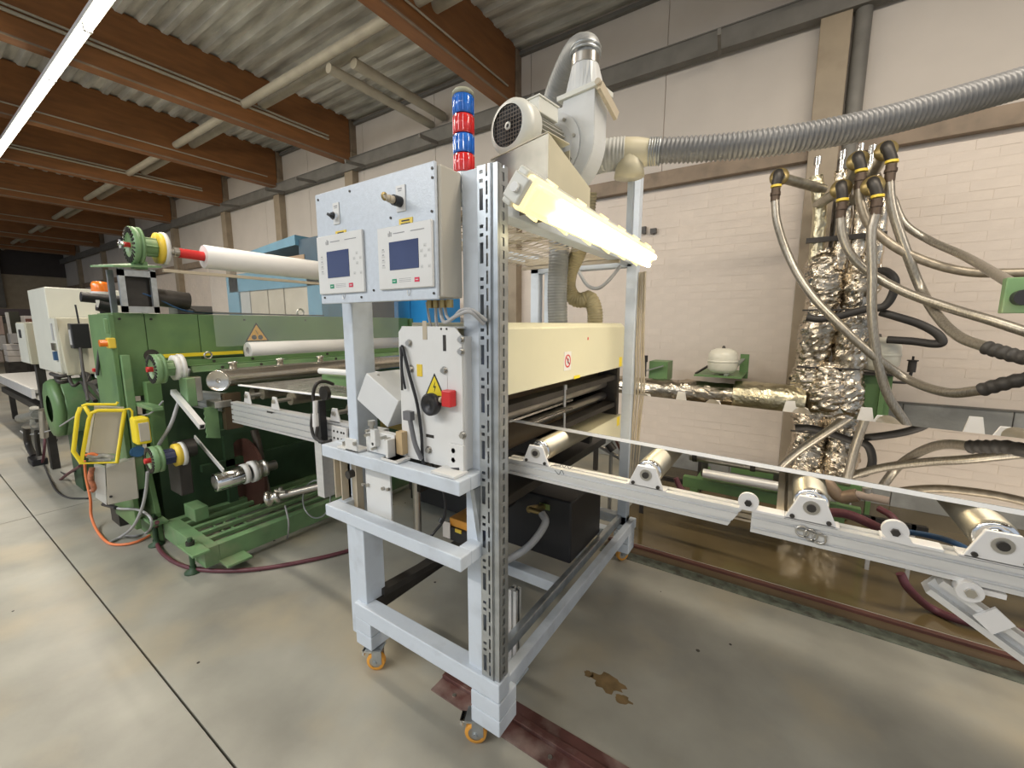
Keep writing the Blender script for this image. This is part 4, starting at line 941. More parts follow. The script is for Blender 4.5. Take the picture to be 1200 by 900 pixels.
obj('stay', MB().bar((c.x-.20, 3.9, z+.002), (c.x-.02, 4.35, z+.14), .015, .015), dark, b); obj('stay', MB().bar((c.x+.04, 3.85, z+.006), (c.x+.13, 4.25, z+.12), .03, .012), mat('green_grey', (.25, .28, .24), .5), b)
t, c = vessel(1028, 415, 4.12, .135, 'pale expansion vessel half hidden behind the foil riser and hoses')
b = thing('green_bracket', 'green upright stand under the right expansion vessel behind the riser', 'bracket', c)
z = c.z-.14
obj('plate', MB().bx(c.x-.12, c.x+.10, 4.08, 4.10, z-.36, z), greenm, b); obj('post', MB().bx(c.x+.03, c.x+.06, 4.04, 4.08, 0, z), greenm, b); obj('shelf', MB().bx(c.x-.12, c.x+.10, 4.02, 4.24, z-.012, z), dark, b)
v = at(1069, 428, y=4.1)
t = thing('bleed_valve', 'small grey bleed valve on a thin pipe right of the vessel', 'valve', v)
obj('valve_body', MB().cyl((v.x, 4.1, v.z-.05), (v.x, 4.1, v.z+.035), .024, n=16).cyl((v.x, 4.1, v.z+.035), (v.x, 4.1, v.z+.065), .007, n=8).lathe((v.x, 4.1, v.z+.03), (0, 0, 1), [(.02, 0), (.032, 0), (.032, .008), (.02, .008)], 16), dark, t)
obj('thin_pipe', MB().tube([(c.x, 4.1, v.z-.13), (v.x-.06, 4.1, v.z-.13), (v.x-.01, 4.1, v.z-.12), (v.x, 4.1, v.z-.05)], .010, 8), rubber, t)
c = at(768, 434, y=4.0)
t = thing('green_wall_box', 'green bracket box with small valve just right of the far frame post', 'bracket', c)
obj('box', MB().bx(c.x-.06, c.x+.11, 4.0, 4.2, c.z-.09, c.z+.085), greenm, t, bev=.003)
obj('valve_stem', MB().cyl((c.x-.08, 3.95, c.z-.06), (c.x-.08, 3.95, c.z+.13), .010, n=8).cyl((c.x-.08, 3.95, c.z+.08), (c.x-.08, 3.95, c.z+.14), .018, n=10), dark, t)
obj('lever', MB().bar((c.x-.09, 3.97, c.z-.01), (c.x+.08, 3.97, c.z+.05), .02, .012), steel, t)
solo('wall_socket', MB().box((at(755, 270, y=4.49).x, 4.48, at(755, 270, y=4.49).z), (.04, .03, .07)).box((at(766, 271, y=4.49).x, 4.48, at(766, 271, y=4.49).z), (.06, .03, .05)), dark, 'two small rusty wall fixings right of the frame top', 'fixing')
# pipe skid below the conveyor
a = at(820, 563, y=3.0)
sk = thing('pipe_skid', 'green steel skid with grey pipes lying behind the conveyor rollers', 'pipe rack', (0, 3.05, 0))
obj('green_beam', MB().bx(-.55, .42, 3.0, 3.05, .37, .445), greenm, sk, bev=.003); obj('green_beam', MB().bx(-.3, .5, 3.5, 3.55, .37, .43), greenm, sk, bev=.003)
for x in (-.5, .30): obj('skid_arm', MB().bx(x, x+.05, 3.0, 3.55, .33, .37), greenm, sk)
for u in (1012, 1060):
    c = at(u, 694, y=3.2); obj('skid_leg', MB().bx(c.x-.01, c.x+.01, 3.2, 3.22, 0, .34), alu, sk)
obj('skid_leg', MB().bx(-.9, -.87, 3.2, 3.22, 0, .34), dark, sk)
obj('skid_bar', MB().bx(-.9, .75, 3.2, 3.23, .31, .34), dark, sk)
obj('pipe', MB().cyl((-.52, 3.05, .60), (.36, 3.05, .60), .045, n=18), steel, sk); obj('pipe', MB().cyl((-.42, 2.98, .50), (.30, 2.98, .50), .030, n=16), aluw, sk)
obj('pipe', MB().cyl((-.9, 3.25, .66), (.6, 3.25, .66), .04, n=16), steel, sk)
for x in (-.50, -.15, .05, .2): obj('pipe_clamp', MB().cyl((x, 3.05, .60), (x+.03, 3.05, .60), .052, n=18), dark, sk)
for x in (-.45, -.02): obj('pipe_post', MB().bx(x, x+.04, 3.09, 3.12, .44, .70), mat('olive_post', (.14, .13, .09), .5), sk)
a = at(975, 573, y=2.95); b = at(1000, 578, y=2.95); c = at(1040, 586, y=2.9)
t = thing('pipe_fitting', 'rusty elbow fitting with a pale pink nozzle beyond the third roller', 'fitting', a)
obj('elbow', MB().tube([at(940, 560, y=2.98), at(965, 563, y=2.97), a, at(985, 582, y=2.95), at(1005, 580, y=2.93)], .035, 12), mat('rusty_pipe', (.34, .25, .18), .5, .5, var=.3), t)
obj('nozzle', MB().cyl(at(1003, 579, y=2.93), at(1042, 587, y=2.9), .022, n=12), mat('pinkish_nozzle', (.52, .42, .36), .5), t)
obj('blue_valve', MB().cyl(at(1016, 572, y=2.93), at(1017, 586, y=2.93), .022, n=12), steel, t)
def hose(pts, r, m, label, y=None): return solo('floor_hose', MB().tube([at(*p[:2], **{p[2]: p[3]}) for p in pts], r, 10, sub=8), m, label, 'hose')
hose([(955, 600, 'y', 2.6), (990, 602, 'y', 2.55), (1020, 614, 'y', 2.5), (1048, 630, 'y', 2.4), (1075, 650, 'y', 2.3)], .022, maroonh, 'thick maroon hose passing behind the right conveyor rail')
hose([(1030, 596, 'y', 2.7), (1045, 605, 'y', 2.65), (1056, 622, 'y', 2.6)], .016, maroonh, 'short maroon hose hanging from the rusty elbow fitting')
hose([(1054, 622, 'y', 2.6), (1085, 627, 'y', 2.5), (1115, 635, 'y', 2.4), (1145, 652, 'y', 2.3), (1170, 680, 'y', 2.25)], .013, bluecable, 'thin dark blue hose passing under the right-hand roller')
hose([(792, 560, 'y', 2.8), (800, 575, 'y', 2.8), (825, 590, 'y', 2.8), (870, 598, 'y', 2.8), (930, 606, 'y', 2.75)], .018, maroonh, 'maroon hose drooping below the second roller')
hose([(1055, 672, 'y', 2.75), (1065, 690, 'y', 2.75), (1090, 712, 'z', .03), (1130, 728, 'z', .03), (1200, 742, 'z', .03), (1300, 760, 'z', .03)], .020, maroonh, 'maroon hose lying on the brown floor beyond the rail')
# ================================================================ GREEN ROLLING MACHINE (left)
GX = -3.6
gm = thing('green_machine', 'long green coating machine with cover panels and a yellow warning triangle', 'machine', (-3.8, 1.9, 0))
def GP(name, b, m=greenm, lab=None, bev=.004, par=None): return obj(name, MB().bx(*b), m, par or gm, lab, bev)
GP('cover_panel', (GX-.34, GX, .83, .985, 1.02, 1.568)); GP('cover_panel', (GX-.34, GX-.003, .988, 1.29, 1.24, 1.566)); GP('cover_panel', (GX-.34, GX-.001, 1.293, 3.3, 1.25, 1.565))
GP('side_frame', (GX-.42, GX+.03, .80, .828, .12, 1.56), greenm)
GP('side_frame', (GX-.42, GX+.03, 3.32, 3.36, .12, 1.56), greenm)
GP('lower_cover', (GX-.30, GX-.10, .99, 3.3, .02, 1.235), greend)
GP('corner_post', (GX-.02, GX+.055, .83, .875, .40, 1.30), greenl); GP('corner_post', (GX+.05, GX+.12, .92, 1.0, .62, 1.12), greenm)
GP('cross_shelf', (GX-.02, GX+.35, .875, .93, .96, .985), greenl)
GP('hinge_bracket', (GX+.005, GX+.02, .78, .83, 1.44, 1.53), greenl); GP('hinge_bracket', (GX+.005, GX+.02, .78, .83, 1.36, 1.40), greenl)
obj('shaft_hole', MB().cyl((GX, 1.0, 1.285), (GX+.006, 1.0, 1.285), .042, n=24), dark, gm)
obj('yellow_rail', MB().bx(GX+.02, GX+.05, 1.05, 1.55, 1.268, 1.292), yellow, gm, 'yellow guard rail')
mb = MB()
for y in (.86, 1.02, 1.6, 2.1): mb.cyl((GX, y, 1.53), (GX+.006, y, 1.53), .008, n=6)
obj('bolt', mb, dark, gm, kind='stuff')
c = at(301, 392, x=GX)
s_ = obj('warning_sign', MB().prism([(GX+.001, c.y-.092, c.z-.055), (GX+.001, c.y+.092, c.z-.055), (GX+.001, c.y, c.z+.095)], (.002, 0, 0)), inkk, gm, 'yellow triangle sign with hand-and-rollers symbol')
obj('sign_face', MB().prism([(GX+.003, c.y-.076, c.z-.046), (GX+.003, c.y+.076, c.z-.046), (GX+.003, c.y, c.z+.078)], (.001, 0, 0)), mat('amber_sign', (.72, .40, .05), .5), s_)
obj('sign_symbol', MB().cyl((GX+.004, c.y-.024, c.z-.022), (GX+.005, c.y-.024, c.z-.022), .019, n=16).cyl((GX+.004, c.y+.024, c.z-.022), (GX+.005, c.y+.024, c.z-.022), .019, n=16).bar((GX+.0045, c.y-.010, c.z+.035), (GX+.0045, c.y+.006, c.z+.0), .001, .014, (1, 0, 0)), inkk, s_)
for u in (352, 221):
    c = at(u, 366, x=GX-.10); obj('eye_bolt', MB().tube([(c.x, c.y+.030*math.cos(a), 1.60+.030*math.sin(a)) for a in [i*math.pi/6 for i in range(-3, 10)]], .008, 8).cyl((c.x, c.y, 1.56), (c.x, c.y, 1.575), .016, n=10), steel, gm)
solo('terminal_case', MB().bx(GX-.25, GX-.08, 1.20, 1.42, 1.569, 1.63), mat('grey_case', (.16, .15, .14), .5), 'small dark grey case lying on top of the green machine', 'box', bev=.004)
solo('blue_cable', MB().tube([(GX-.05, .92, 1.66), (GX-.02, .98, 1.70), (GX, 1.08, 1.66), (GX-.02, 1.2, 1.60), (GX-.05, 1.35, 1.58), (GX-.05, 1.7, 1.575)], .006, 8), bluecable, 'thin blue air line running over the top of the green machine', 'cable')
solo('black_cable', MB().tube([(GX-.06, 1.15, 1.68), (GX-.04, 1.2, 1.64), (GX-.03, 1.28, 1.60), (GX-.03, 1.34, 1.585), (GX-.03, 1.9, 1.575), (GX-.03, 2.3, 1.575)], .006, 8), rubber, 'thin black cable along the top edge of the green machine', 'cable')
# spool hubs : ribbed disc, barrel and rings on an axle along y
def hub(p, r, barrel, ring, L, name, label, core=red, rw=greenl):
    t = thing('spool_chuck', label, 'chuck', p, 'spool chucks of the green machine')
    x, y, z = p
    obj('disc', MB().lathe((x, y, z), (0, 1, 0), [(0, 0), (r*.62, 0), (r*.62, -.006), (r, -.004), (r, .022), (r, .022), (r*.9, .024), (r*.9, .034), (r, .036), (r, .05), (0, .05)], 36), rw, t)
    mb = MB()
    for k in range(24):
        a = 2*math.pi*k/24; mb.bar((x+r*.66*math.cos(a), y-.008, z+r*.66*math.sin(a)), (x+r*.97*math.cos(a), y-.007, z+r*.97*math.sin(a)), .010, .006, (0, 1, 0))
    obj('disc_slots', mb, dark, t, kind='stuff')
    obj('barrel', MB().cyl((x, y+.05, z), (x, y+L, z), r*.52, n=24), barrel, t)
    mb = MB()
    for k in range(6):
        a = 2*math.pi*k/6; mb.cyl((x+r*.5*math.cos(a), y+.05, z+r*.5*math.sin(a)), (x+r*.5*math.cos(a), y+L, z+r*.5*math.sin(a)), .008, n=8)
    obj('tie_rod', mb, barrel, t, kind='stuff')
    obj('ring', MB().lathe((x, y+L, z), (0, 1, 0), [(0, 0), (r*.86, 0), (r*.86, .03), (0, .03)], 32), ring, t)
    obj('ring', MB().lathe((x, y+L+.03, z), (0, 1, 0), [(0, 0), (r*.92, 0), (r*.92, .022), (0, .022)], 32), whitep, t)
    obj('hub_cap', MB().cyl((x, y-.03, z), (x, y, z), .016, n=12), core, t)
    return t
ts = at(150, 285, x=GX+.05)
hub((GX+.05, .945, 1.995), .115, greenl, yelo, .13, 'upper', 'ribbed green chuck with yellow ring, highest on the machine')
k = solo('hand_knob', MB().bar((GX+.05, .895, 2.02), (GX+.05, .895, 1.97), .012, .012).bar((GX+.02, .90, 1.99), (GX+.08, .90, 2.0), .012, .012).cyl((GX+.05, .885, 1.995), (GX+.05, .915, 1.995), .01, n=8), chrome, 'small chrome wing knob on the face of the highest chuck', 'knob')
hub((GX+.35, .90, 1.222), .092, greenl, whitep, .10, 'middle', 'ribbed green chuck at mid height in front of the machine end')
hub((GX+.45, .81, .685), .082, mat('navy_barrel', (.03, .04, .12), .5), yelo, .115, 'lower', 'ribbed green chuck with dark blue barrel and yellow ring, lowest')
# unwind stand on the machine end
st = thing('unwind_stand', 'green tilted plate on a grey steel frame atop the green machine', 'stand', (GX, .95, 1.57))
obj('tilted_plate', MB().prism([(GX-.20, .80, 1.86), (GX+.10, .84, 1.845), (GX+.10, 1.08, 1.865), (GX-.20, 1.02, 1.90)], (0, 0, .012)), greenl, st)
for x, y in ((GX+.02, .87), (GX+.02, 1.03), (GX-.2, .87), (GX-.2, 1.03)): obj('upright', MB().bx(x, x+.03, y, y+.03, 1.57, 1.85), galv, st)
for z in (1.57, 1.80): obj('cross_bar', MB().bx(GX+.02, GX+.05, .87, 1.06, z, z+.04), galv, st)
obj('back_plate', MB().bx(GX-.02, GX-.01, .88, 1.05, 1.6, 1.82), dark, st)
obj('pedestal', MB().bx(GX+.0, GX+.06, .95, 1.02, 1.85, 1.90), greenl, st)
obj('side_motor', MB().cyl((GX-.05, 1.06, 1.68), (GX-.05, 1.26, 1.66), .06, n=18), dark, st)
rr = thing('film_roll', 'long white film roll on a red core across the top of the machine', 'roll', (GX+.05, 1.9, 1.96))
obj('axle', MB().cyl((GX+.05, 1.13, 1.985), (GX+.05, 1.32, 1.98), .020, n=14).cyl((GX+.05, 1.17, 1.985), (GX+.05, 1.23, 1.985), .030, n=14), steel, rr)
obj('core', MB().cyl((GX+.05, 1.20, 1.982), (GX+.05, 1.39, 1.975), .033, n=20), red, rr, 'red core tube')
obj('film', MB().lathe((GX+.05, 1.345, 1.975), (0, 1, -.01), [(.034, 0), (.078, 0), (.078, 0), (.082, .006), (.082, 1.9), (.03, 1.9)], 40), paperw, rr)
solo('tie_bar', MB().bx(GX+.10, GX+.13, 1.08, 3.2, 1.838, 1.858), tanm, 'thin pale tie bar spanning below the upper white roll', 'bar')
fm = bpy.data.materials.new('clear_film'); fm.use_nodes = True
b = fm.node_tree.nodes['Principled BSDF']; b.inputs['Base Color'].default_value = (.8, .84, .86, 1); b.inputs['Roughness'].default_value = .25; b.inputs['Alpha'].default_value = .10
nz = fm.node_tree.nodes.new('ShaderNodeTexNoise'); nz.inputs['Scale'].default_value = 8; bp = fm.node_tree.nodes.new('ShaderNodeBump'); bp.inputs['Strength'].default_value = .1
fm.node_tree.links.new(nz.outputs[0], bp.inputs['Height']); fm.node_tree.links.new(bp.outputs[0], b.inputs['Normal'])
solo('film_web', MB().bx(GX+.075, GX+.0756, 1.36, 3.1, 1.33, 1.93), fm, 'transparent film web hanging from the upper roll in front of the green panel', 'film')
solo('paper_roll', MB().lathe((GX+.10, 1.56, 1.29), (0, 1, 0), [(.03, 0), (.066, 0), (.066, 0), (.068, .004), (.068, 1.55), (.03, 1.55)], 36).lathe((GX+.10, 1.56, 1.29), (0, 1, 0), [(.03, 0), (.03, .3)], 20), paperw, 'white film roll lying in front of the green panel above the steel tube', 'roll')
# green angle rails and the stainless tube
gr = thing('angle_rails', 'pair of green angle rails in front of the lower white roll', 'rail', (GX+.3, 1.8, 1.2))
obj('rail', MB().bx(GX+.28, GX+.30, 1.10, 3.0, 1.225, 1.262).bx(GX+.28, GX+.34, 1.10, 3.0, 1.222, 1.228), greenm, gr); obj('rail', MB().bx(GX+.40, GX+.42, 1.08, 3.0, 1.195, 1.225).bx(GX+.40, GX+.44, 1.08, 3.0, 1.19, 1.196), greenl, gr)
mb = MB()
for y in (1.25, 1.5, 2.1): mb.cyl((GX+.30, y, 1.245), (GX+.308, y, 1.245), .010, n=6); mb.cyl((GX+.42, y, 1.21), (GX+.428, y, 1.21), .010, n=6)
obj('bolt', mb, dark, gr, kind='stuff')
obj('end_block', MB().bx(GX+.36, GX+.48, 1.02, 1.07, .98, 1.16), greenl, gr, bev=.004)
obj('eye_ring', MB().tube([(GX+.3, 1.22+.022*math.cos(a), 1.285+.022*math.sin(a)) for a in [i*math.pi/6 for i in range(13)]], .006, 8), steel, gr)
tx, tz = -3.12, 1.13
tb = thing('steel_tube', 'stainless tube with round end disc and collar stubs beneath the green rails', 'tube', (tx, 1.9, tz))
obj('tube', MB().cyl((tx, 1.20, tz+.012), (tx, 3.0, tz+.012), .062, n=32), stainless, tb)
ec = at(257, 446, y=1.10)
obj('end_disc', MB().lathe(ec, (.72, -.69, 0), [(.0, .0), (.062, 0), (.064, .004), (.064, .018), (.059, .022), (.059, .022), (.048, .016), (.014, .012), (.014, .012), (.012, .004), (0, .004)], 40), stainless, tb)
for u, v in ((273, 431), (328, 426.5), (375, 422)):
    c = at(u, v, x=tx); s_ = obj('collar_stub', MB().lathe((tx, c.y, tz+.05), (0, 0, 1), [(.024, 0), (.024, .055), (.032, .057), (.032, .064), (.024, .066), (.024, .066), (.018, .05), (0, .05)], 20), stainless, tb)
obj('bearing_block', MB().bx(tx-.10, tx-.05, 1.06, 1.12, 1.0, 1.16).bx(tx-.07, tx+.06, 1.14, 1.24, .955, 1.0), steel, tb, bev=.004)
mb = MB()
for k in range(7): mb.bx(tx-.07-.01*(k % 2), tx-.055, 1.10+.018*k, 1.105+.018*k, .78, .98)
obj('serrated_plate', MB().prism([(tx-.02, 1.10+.006*(k % 2), .76+.02*k) for k in range(11)]+[(tx-.02, 1.18, .96), (tx-.02, 1.18, .74)], (.012, 0, 0)), greenl, tb)
obj('bracket', MB().bx(tx-.0, tx+.05, 1.20, 1.30, .80, 1.04), mat('brown_steel', (.14, .10, .06), .5, .4), tb)
# ---------------------------------------------------------------- infeed conveyor
cy = 1.20
lc = thing('infeed_conveyor', 'roller conveyor with a tall grooved aluminium side rail, between the green machine and the frame', 'conveyor', (-2.3, 1.7, 0))
za = at(275, 476, y=cy); zb = at(407, 497, y=cy)
def tall(x0, x1, zt, h, par=lc, y0=cy):
    pts = [(y0, zt-h)]
    for k in range(4):
        c = zt-h+h*(k+.5)/4; pts += [(y0, c-.004), (y0+.010, c-.004), (y0+.010, c+.004), (y0, c+.004)]
    pts += [(y0, zt), (y0+.04, zt), (y0+.04, zt-h)]
    mb = MB(); A = [mb.bm.verts.new((x0, y, z-.015)) for y, z in pts]; B = [mb.bm.verts.new((x1, y, z+.01)) for y, z in pts]
    mb.face(A); mb.face(B)
    for i in range(len(pts)): mb.face([A[i], A[(i+1) % len(pts)], B[(i+1) % len(pts)], B[i]])
    return obj('side_rail', mb, alu, par)
tall(-2.98, -1.50, 1.015, .135); tall(-3.62, -3.10, 1.03, .12)
obj('rail_notch', MB().bx(-2.52, -2.46, cy-.002, cy, .985, .995), dark, lc)
tall(-3.3, -1.50, 1.015, .135, y0=2.5)
for u, v in ((290, 475), (322, 479), (392, 488)):
    c = at(u, v, y=cy); x = c.x
    b = obj('roller_bracket', MB().prism([(x-.045, cy, 1.012), (x+.045, cy, 1.012), (x+.02, cy, 1.085), (x-.02, cy, 1.085)], (0, .008, 0)), aluw, lc, bev=.002)
    r = obj('roller', MB().cyl((x, cy+.09, 1.06), (x, 2.48, 1.06), .036, n=24), mat('olive_roller', (.30, .27, .20), .35, .7), lc)
    obj('axle', MB().cyl((x, cy-.01, 1.06), (x, cy+.09, 1.06), .012, n=12), steel, r)
obj('roller', MB().cyl((-2.95, 1.32, 1.04), (-2.95, 2.5, 1.04), .04, n=24), mat('olive_roller', (.30, .27, .20), .35, .7), lc)
Zw = 1.10
a = at(283, 451, z=Zw); b = at(365, 461, z=Zw); d_ = (b-a).normalized(); b = a+d_*1.8
mf = mat('wrinkled_clear_film', (.42, .41, .38), .2, .6, var=.3, scale=14, bump=.6, bscale=20)
solo('film_sheet', MB().prism([a, b, b+Vector((0, 1.0, 0)), a+Vector((.1, 1.0, 0))], (0, 0, -.004)), mf, 'wrinkled shiny film sheet running over the infeed rollers', 'film')
solo('sheet_edge_strip', MB().bar(a-Vector((0, .012, 0)), b-Vector((0, .012, 0)), .02, .008), edgem, 'narrow white strip along the near edge of the wrinkled film', 'strip')
# green block with white pipe between conveyor and post
t = thing('green_crossbeam', 'short green beam with a white pipe on top, behind the left frame post', 'beam', (-1.9, 1.6, 1.1))
a = at(378, 452, y=1.5); obj('beam', MB().bx(a.x, a.x+.9, 1.5, 1.56, 1.13, 1.185), greenm, t); obj('pipe', MB().cyl((a.x+.05, 1.46, 1.215), (a.x+.9, 1.46, 1.235), .018, n=14), whitep, t)
# upright with hose plug
x = -1.985; y = 1.17
t = thing('upright_profile', 'aluminium upright with bolted plates beside the conveyor, left of the frame', 'upright', (x, y, 0))
obj('profile', MB().bx(x-.03, x+.03, y+.01, y+.07, .60, .90), alu, t)
obj('rack_strip', MB().bx(x+.03, x+.06, y-.005, y+.03, .9, 1.12), black, t)
b = at(398, 503, y=1.19); obj('hole_plate', MB().bx(b.x-.06, b.x+.06, 1.185, 1.195, .885, 1.0), aluw, t, bev=.001)
mb = MB()
for i in (-.04, -.01, .02, .04):
    for k in (.91, .94, .975): mb.cyl((b.x+i, 1.186, k), (b.x+i, 1.183, k), .006, n=8)
obj('bolt', mb, dark, t, kind='stuff')
t = thing('hose_plug', 'black corrugated hose with white plug looping onto the conveyor rail', 'hose', (x, y-.03, .95))
def up(u, v, y=1.13): return at(u, v, y=y)
obj('hose', MB().flex([up(390, 450, 1.25), up(380, 447, 1.18), up(371, 450), up(367, 462), up(368, 475)], .009, .008, .2, 10, plan=20), dark, t)
obj('disc', MB().cyl((up(372, 462).x, 1.16, up(372, 462).z), (up(372, 462).x, 1.18, up(372, 462).z), .035, n=24), dark, t)
obj('plug', MB().cyl(up(369.5, 470), up(369.5, 485), .011, n=14).cyl(up(369.5, 485), up(370, 500), .014, n=14), paperw, t)
obj('cord', MB().tube([up(366, 485), up(365, 500), up(369, 513), up(380, 518), up(388, 516, 1.2)], .008, 8).tube([up(372, 500), up(371, 512), up(376, 517)], .008, 8), rubber, t)
# two loose profiles sticking out
a = at(203, 459, y=1.0); b = at(237, 500, y=1.0)
t = thing('tilted_profile', 'white aluminium profile sloping down in front of the machine, open square end', 'bar', a)
obj('bar', MB().bar(a, b, .034, .030, (0, 1, 0)), aluw, t); obj('open_end', MB().bar(b, b+(b-a).normalized()*.002, .022, .020, (0, 1, 0)), black, t)
solo('flat_strip', MB().bar(at(228, 512, y=1.1), at(262, 552, y=1.1), .028, .008, (0, 1, 0)), aluw, 'flat aluminium strip sloping down onto the expanding mandrel', 'bar')
# ---------------------------------------------------------------- mandrel, disc, shafts
mx, mz = -3.0, .49
t = thing('expanding_mandrel', 'chrome slotted mandrel with two white bands pointing at the viewer', 'mandrel', (mx, 1.2, mz))
M_ = Vector((mx, 1.07, mz)); d = Vector((-.0, 1, .03)).normalized()
obj('sleeve', MB().lathe(M_, d, [(.045, .03), (.045, 0), (.045, 0), (.058, 0), (.062, .004), (.062, .16), (.062, .16), (.05, .17)], 32), chrome, t)
obj('bore', MB().cyl(M_+d*.03, M_+d*.032, .045, n=24), steel, t)
obj('band', MB().lathe(M_+d*.165, d, [(.05, 0), (.068, 0), (.068, .03), (.05, .03)], 32), paperw, t); obj('band', MB().lathe(M_+d*.215, d, [(.05, 0), (.074, 0), (.074, .03), (.05, .03)], 32), paperw, t)
mb = MB()
for k in range(6):
    a = k*math.pi/3+.3; ax, b1, c1 = mb.basis(d); q_ = (b1*math.cos(a)+c1*math.sin(a))*.0622; mb.bar(M_+d*.02+q_, M_+d*.155+q_, .004, .004)
obj('slot', mb, dark, t, kind='stuff')
obj('flange', MB().lathe(M_+d*.245, d, [(0, 0), (.07, 0), (.07, .02), (.05, .02), (.05, .05), (.06, .05), (.06, .07), (.035, .07), (.035, .14), (0, .14)], 28), steel, t)
solo('red_disc', MB().cyl(at(289, 555, y=1.42), at(289, 555, y=1.42)+Vector((0, .02, 0)), .27, n=64), maroon, 'large dark red disc standing behind the mandrel', 'disc')
solo('curved_post', MB().tube([at(296, 497, y=1.5), at(302, 520, y=1.5), at(307, 550, y=1.5), at(314, 583, y=1.46)], .028, 12), mat('brownish_steel', (.17, .14, .11), .4, .6), 'brownish curved steel post right of the red disc', 'post')
s0 = Vector((-2.62, 1.26, .34)); s1 = Vector((-2.05, 1.98, .345))
s0 = at(316, 584, y=1.3); s1 = at(425, 557, y=1.75)
t = thing('lower_shaft', 'grey steel shaft with a clamp ring running behind the frame at floor level', 'shaft', s0)
obj('shaft', MB().cyl(s0, s1, .024, n=16), steel, t)
d = (s1-s0).normalized()
obj('clamp_ring', MB().lathe(s0-d*.02, d, [(.02, 0), (.05, 0), (.052, .02), (.04, .03), (.03, .05), (.045, .06), (.045, .08), (.025, .085)], 20), stainless, t)
obj('clamp_screw', MB().cyl(s0+Vector((.05, .05, .03)), s0+Vector((.05, .05, .07)), .012, n=8).bar(s0+Vector((.02, .03, .05)), s0+Vector((.10, .06, .05)), .02, .014), steel, t)
solo('wire_ring', MB().tube([at(371+26*math.cos(a)*.62, 585+22*math.sin(a), y=1.5) for a in [i*math.pi/8 for i in range(-2, 15)]], .005, 8), galv, 'loop of grey wire hanging near the clamp shaft', 'cable')
solo('grey_cable', MB().tube([at(334, 592, y=1.38), at(338, 610, y=1.38), at(338, 622, y=1.40), at(336, 632, y=1.42)], .006, 8), greycable, 'short grey cable hanging from the clamp ring to the floor', 'cable')
# ---------------------------------------------------------------- green floor base with slats
bs = thing('slatted_base', 'low green steel floor base with slats and levelling feet in front of the machine', 'base', (-3.1, 1.9, 0))
Zb = .17
def BB(name, b, m=greenl, **k): return obj(name, MB().bx(*b), m, bs, bev=.003, **k)
BB('end_beam', (-3.45, -2.80, .91, .99, .05, Zb)); BB('side_beam', (-2.86, -2.80, .99, 2.9, .05, Zb)); BB('side_beam', (-3.45, -3.40, .99, 2.9, .05, Zb))
BB('rear_beam', (-3.45, -2.80, 2.9, 2.96, .05, Zb))
for x in (-3.33, -3.21, -3.09, -2.97): BB('slat', (x, x+.035, .99, 2.9, Zb-.03, Zb-.004))
for y in (1.10, 1.16, 1.24): BB('cross_slat', (-3.23, -2.99, y, y+.012, Zb-.045, Zb-.03))
BB('foot_plate', (-3.62, -3.40, .84, .93, Zb, Zb+.015)); BB('foot_plate', (-2.99, -2.76, .84, .93, Zb-.01, Zb+.006)); BB('side_plate', (-2.80, -2.68, .98, 1.12, .055, .07))
def jack(x, y, nm='levelling_foot'):
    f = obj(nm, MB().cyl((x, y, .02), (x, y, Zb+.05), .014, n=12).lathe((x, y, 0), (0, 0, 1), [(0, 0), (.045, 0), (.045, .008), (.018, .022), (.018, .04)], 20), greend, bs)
    obj('nut', MB().cyl((x, y, Zb+.006), (x, y, Zb+.03), .024, n=6), dark, f)
jack(-2.92, .885); jack(-3.50, .875)
BB('block', (-3.40, -3.22, 1.02, 1.10, .18, .27))
# green leg plate of the machine end
a = at(150, 600, y=.88)
solo('end_leg_plate', MB().prism([(-3.95, .89, .0), (-3.50, .89, .0), (-3.50, .89, .22), (-3.62, .89, .62), (-3.95, .89, .62)], (0, .03, 0)), greenm, 'tapered green leg plate below the lowest chuck', 'plate', bev=.004)
solo('dark_gear_case', MB().bx(-3.30, -3.12, .93, 1.0, .42, .66).cyl((-3.2, .95, .70), (-3.2, 1.05, .70), .06, n=16), dark, 'dark gear case hanging below the lowest chuck', 'box', bev=.006)
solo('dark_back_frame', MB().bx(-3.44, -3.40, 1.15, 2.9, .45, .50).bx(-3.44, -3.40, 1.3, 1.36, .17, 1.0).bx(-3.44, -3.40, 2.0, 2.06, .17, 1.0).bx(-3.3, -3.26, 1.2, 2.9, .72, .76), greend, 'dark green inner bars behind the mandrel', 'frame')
solo('drive_cabinet', MB().bx(-2.55, -1.85, 2.3, 2.75, .05, .62), black, 'black drive cabinet deep below the infeed conveyor', 'cabinet', bev=.01)
solo('wooden_crate', MB().bx(-2.9, -2.55, 2.3, 2.5, .62, .85), mat('ochre_board', (.45, .33, .10), .6), 'ochre board box glimpsed below the infeed conveyor', 'box', bev=.005)
# ---------------------------------------------------------------- pendant panel in a yellow tube guard
py = .74
PN = Vector((.97, -.24, 0)); PP = Vector((-3.5, .72, .8))
t = thing('pendant_panel', 'beige operator panel inside a bright yellow tube guard', 'control panel', atp(115, 545, PP, PN))
def Q(u, v, d=0): return atp(u, v, PP+PN*d, PN)
a = Q(113, 482); b = Q(143, 531)
obj('body', MB().prism([Q(112, 481), Q(144, 482), Q(138, 532), Q(104, 532)], -PN*.06), cabs, t, bev=.004)
obj('side_strip', MB().prism([Q(105, 484), Q(111, 484), Q(104, 531), Q(100, 530)], -PN*.04), whitep, t)
obj('top_strip', MB().prism([Q(110, 476), Q(145, 478), Q(144, 482), Q(110, 481)], -PN*.05), cabs, t)
yb = py-.03
def loop(pts, r=.011, nm='guard_tube'): return obj(nm, MB().tube(pts, r, 12, sub=4, smooth=False), yellow, t)
def Y(u, v, d=0): return atp(u, v, PP+PN*(.04-d), PN)
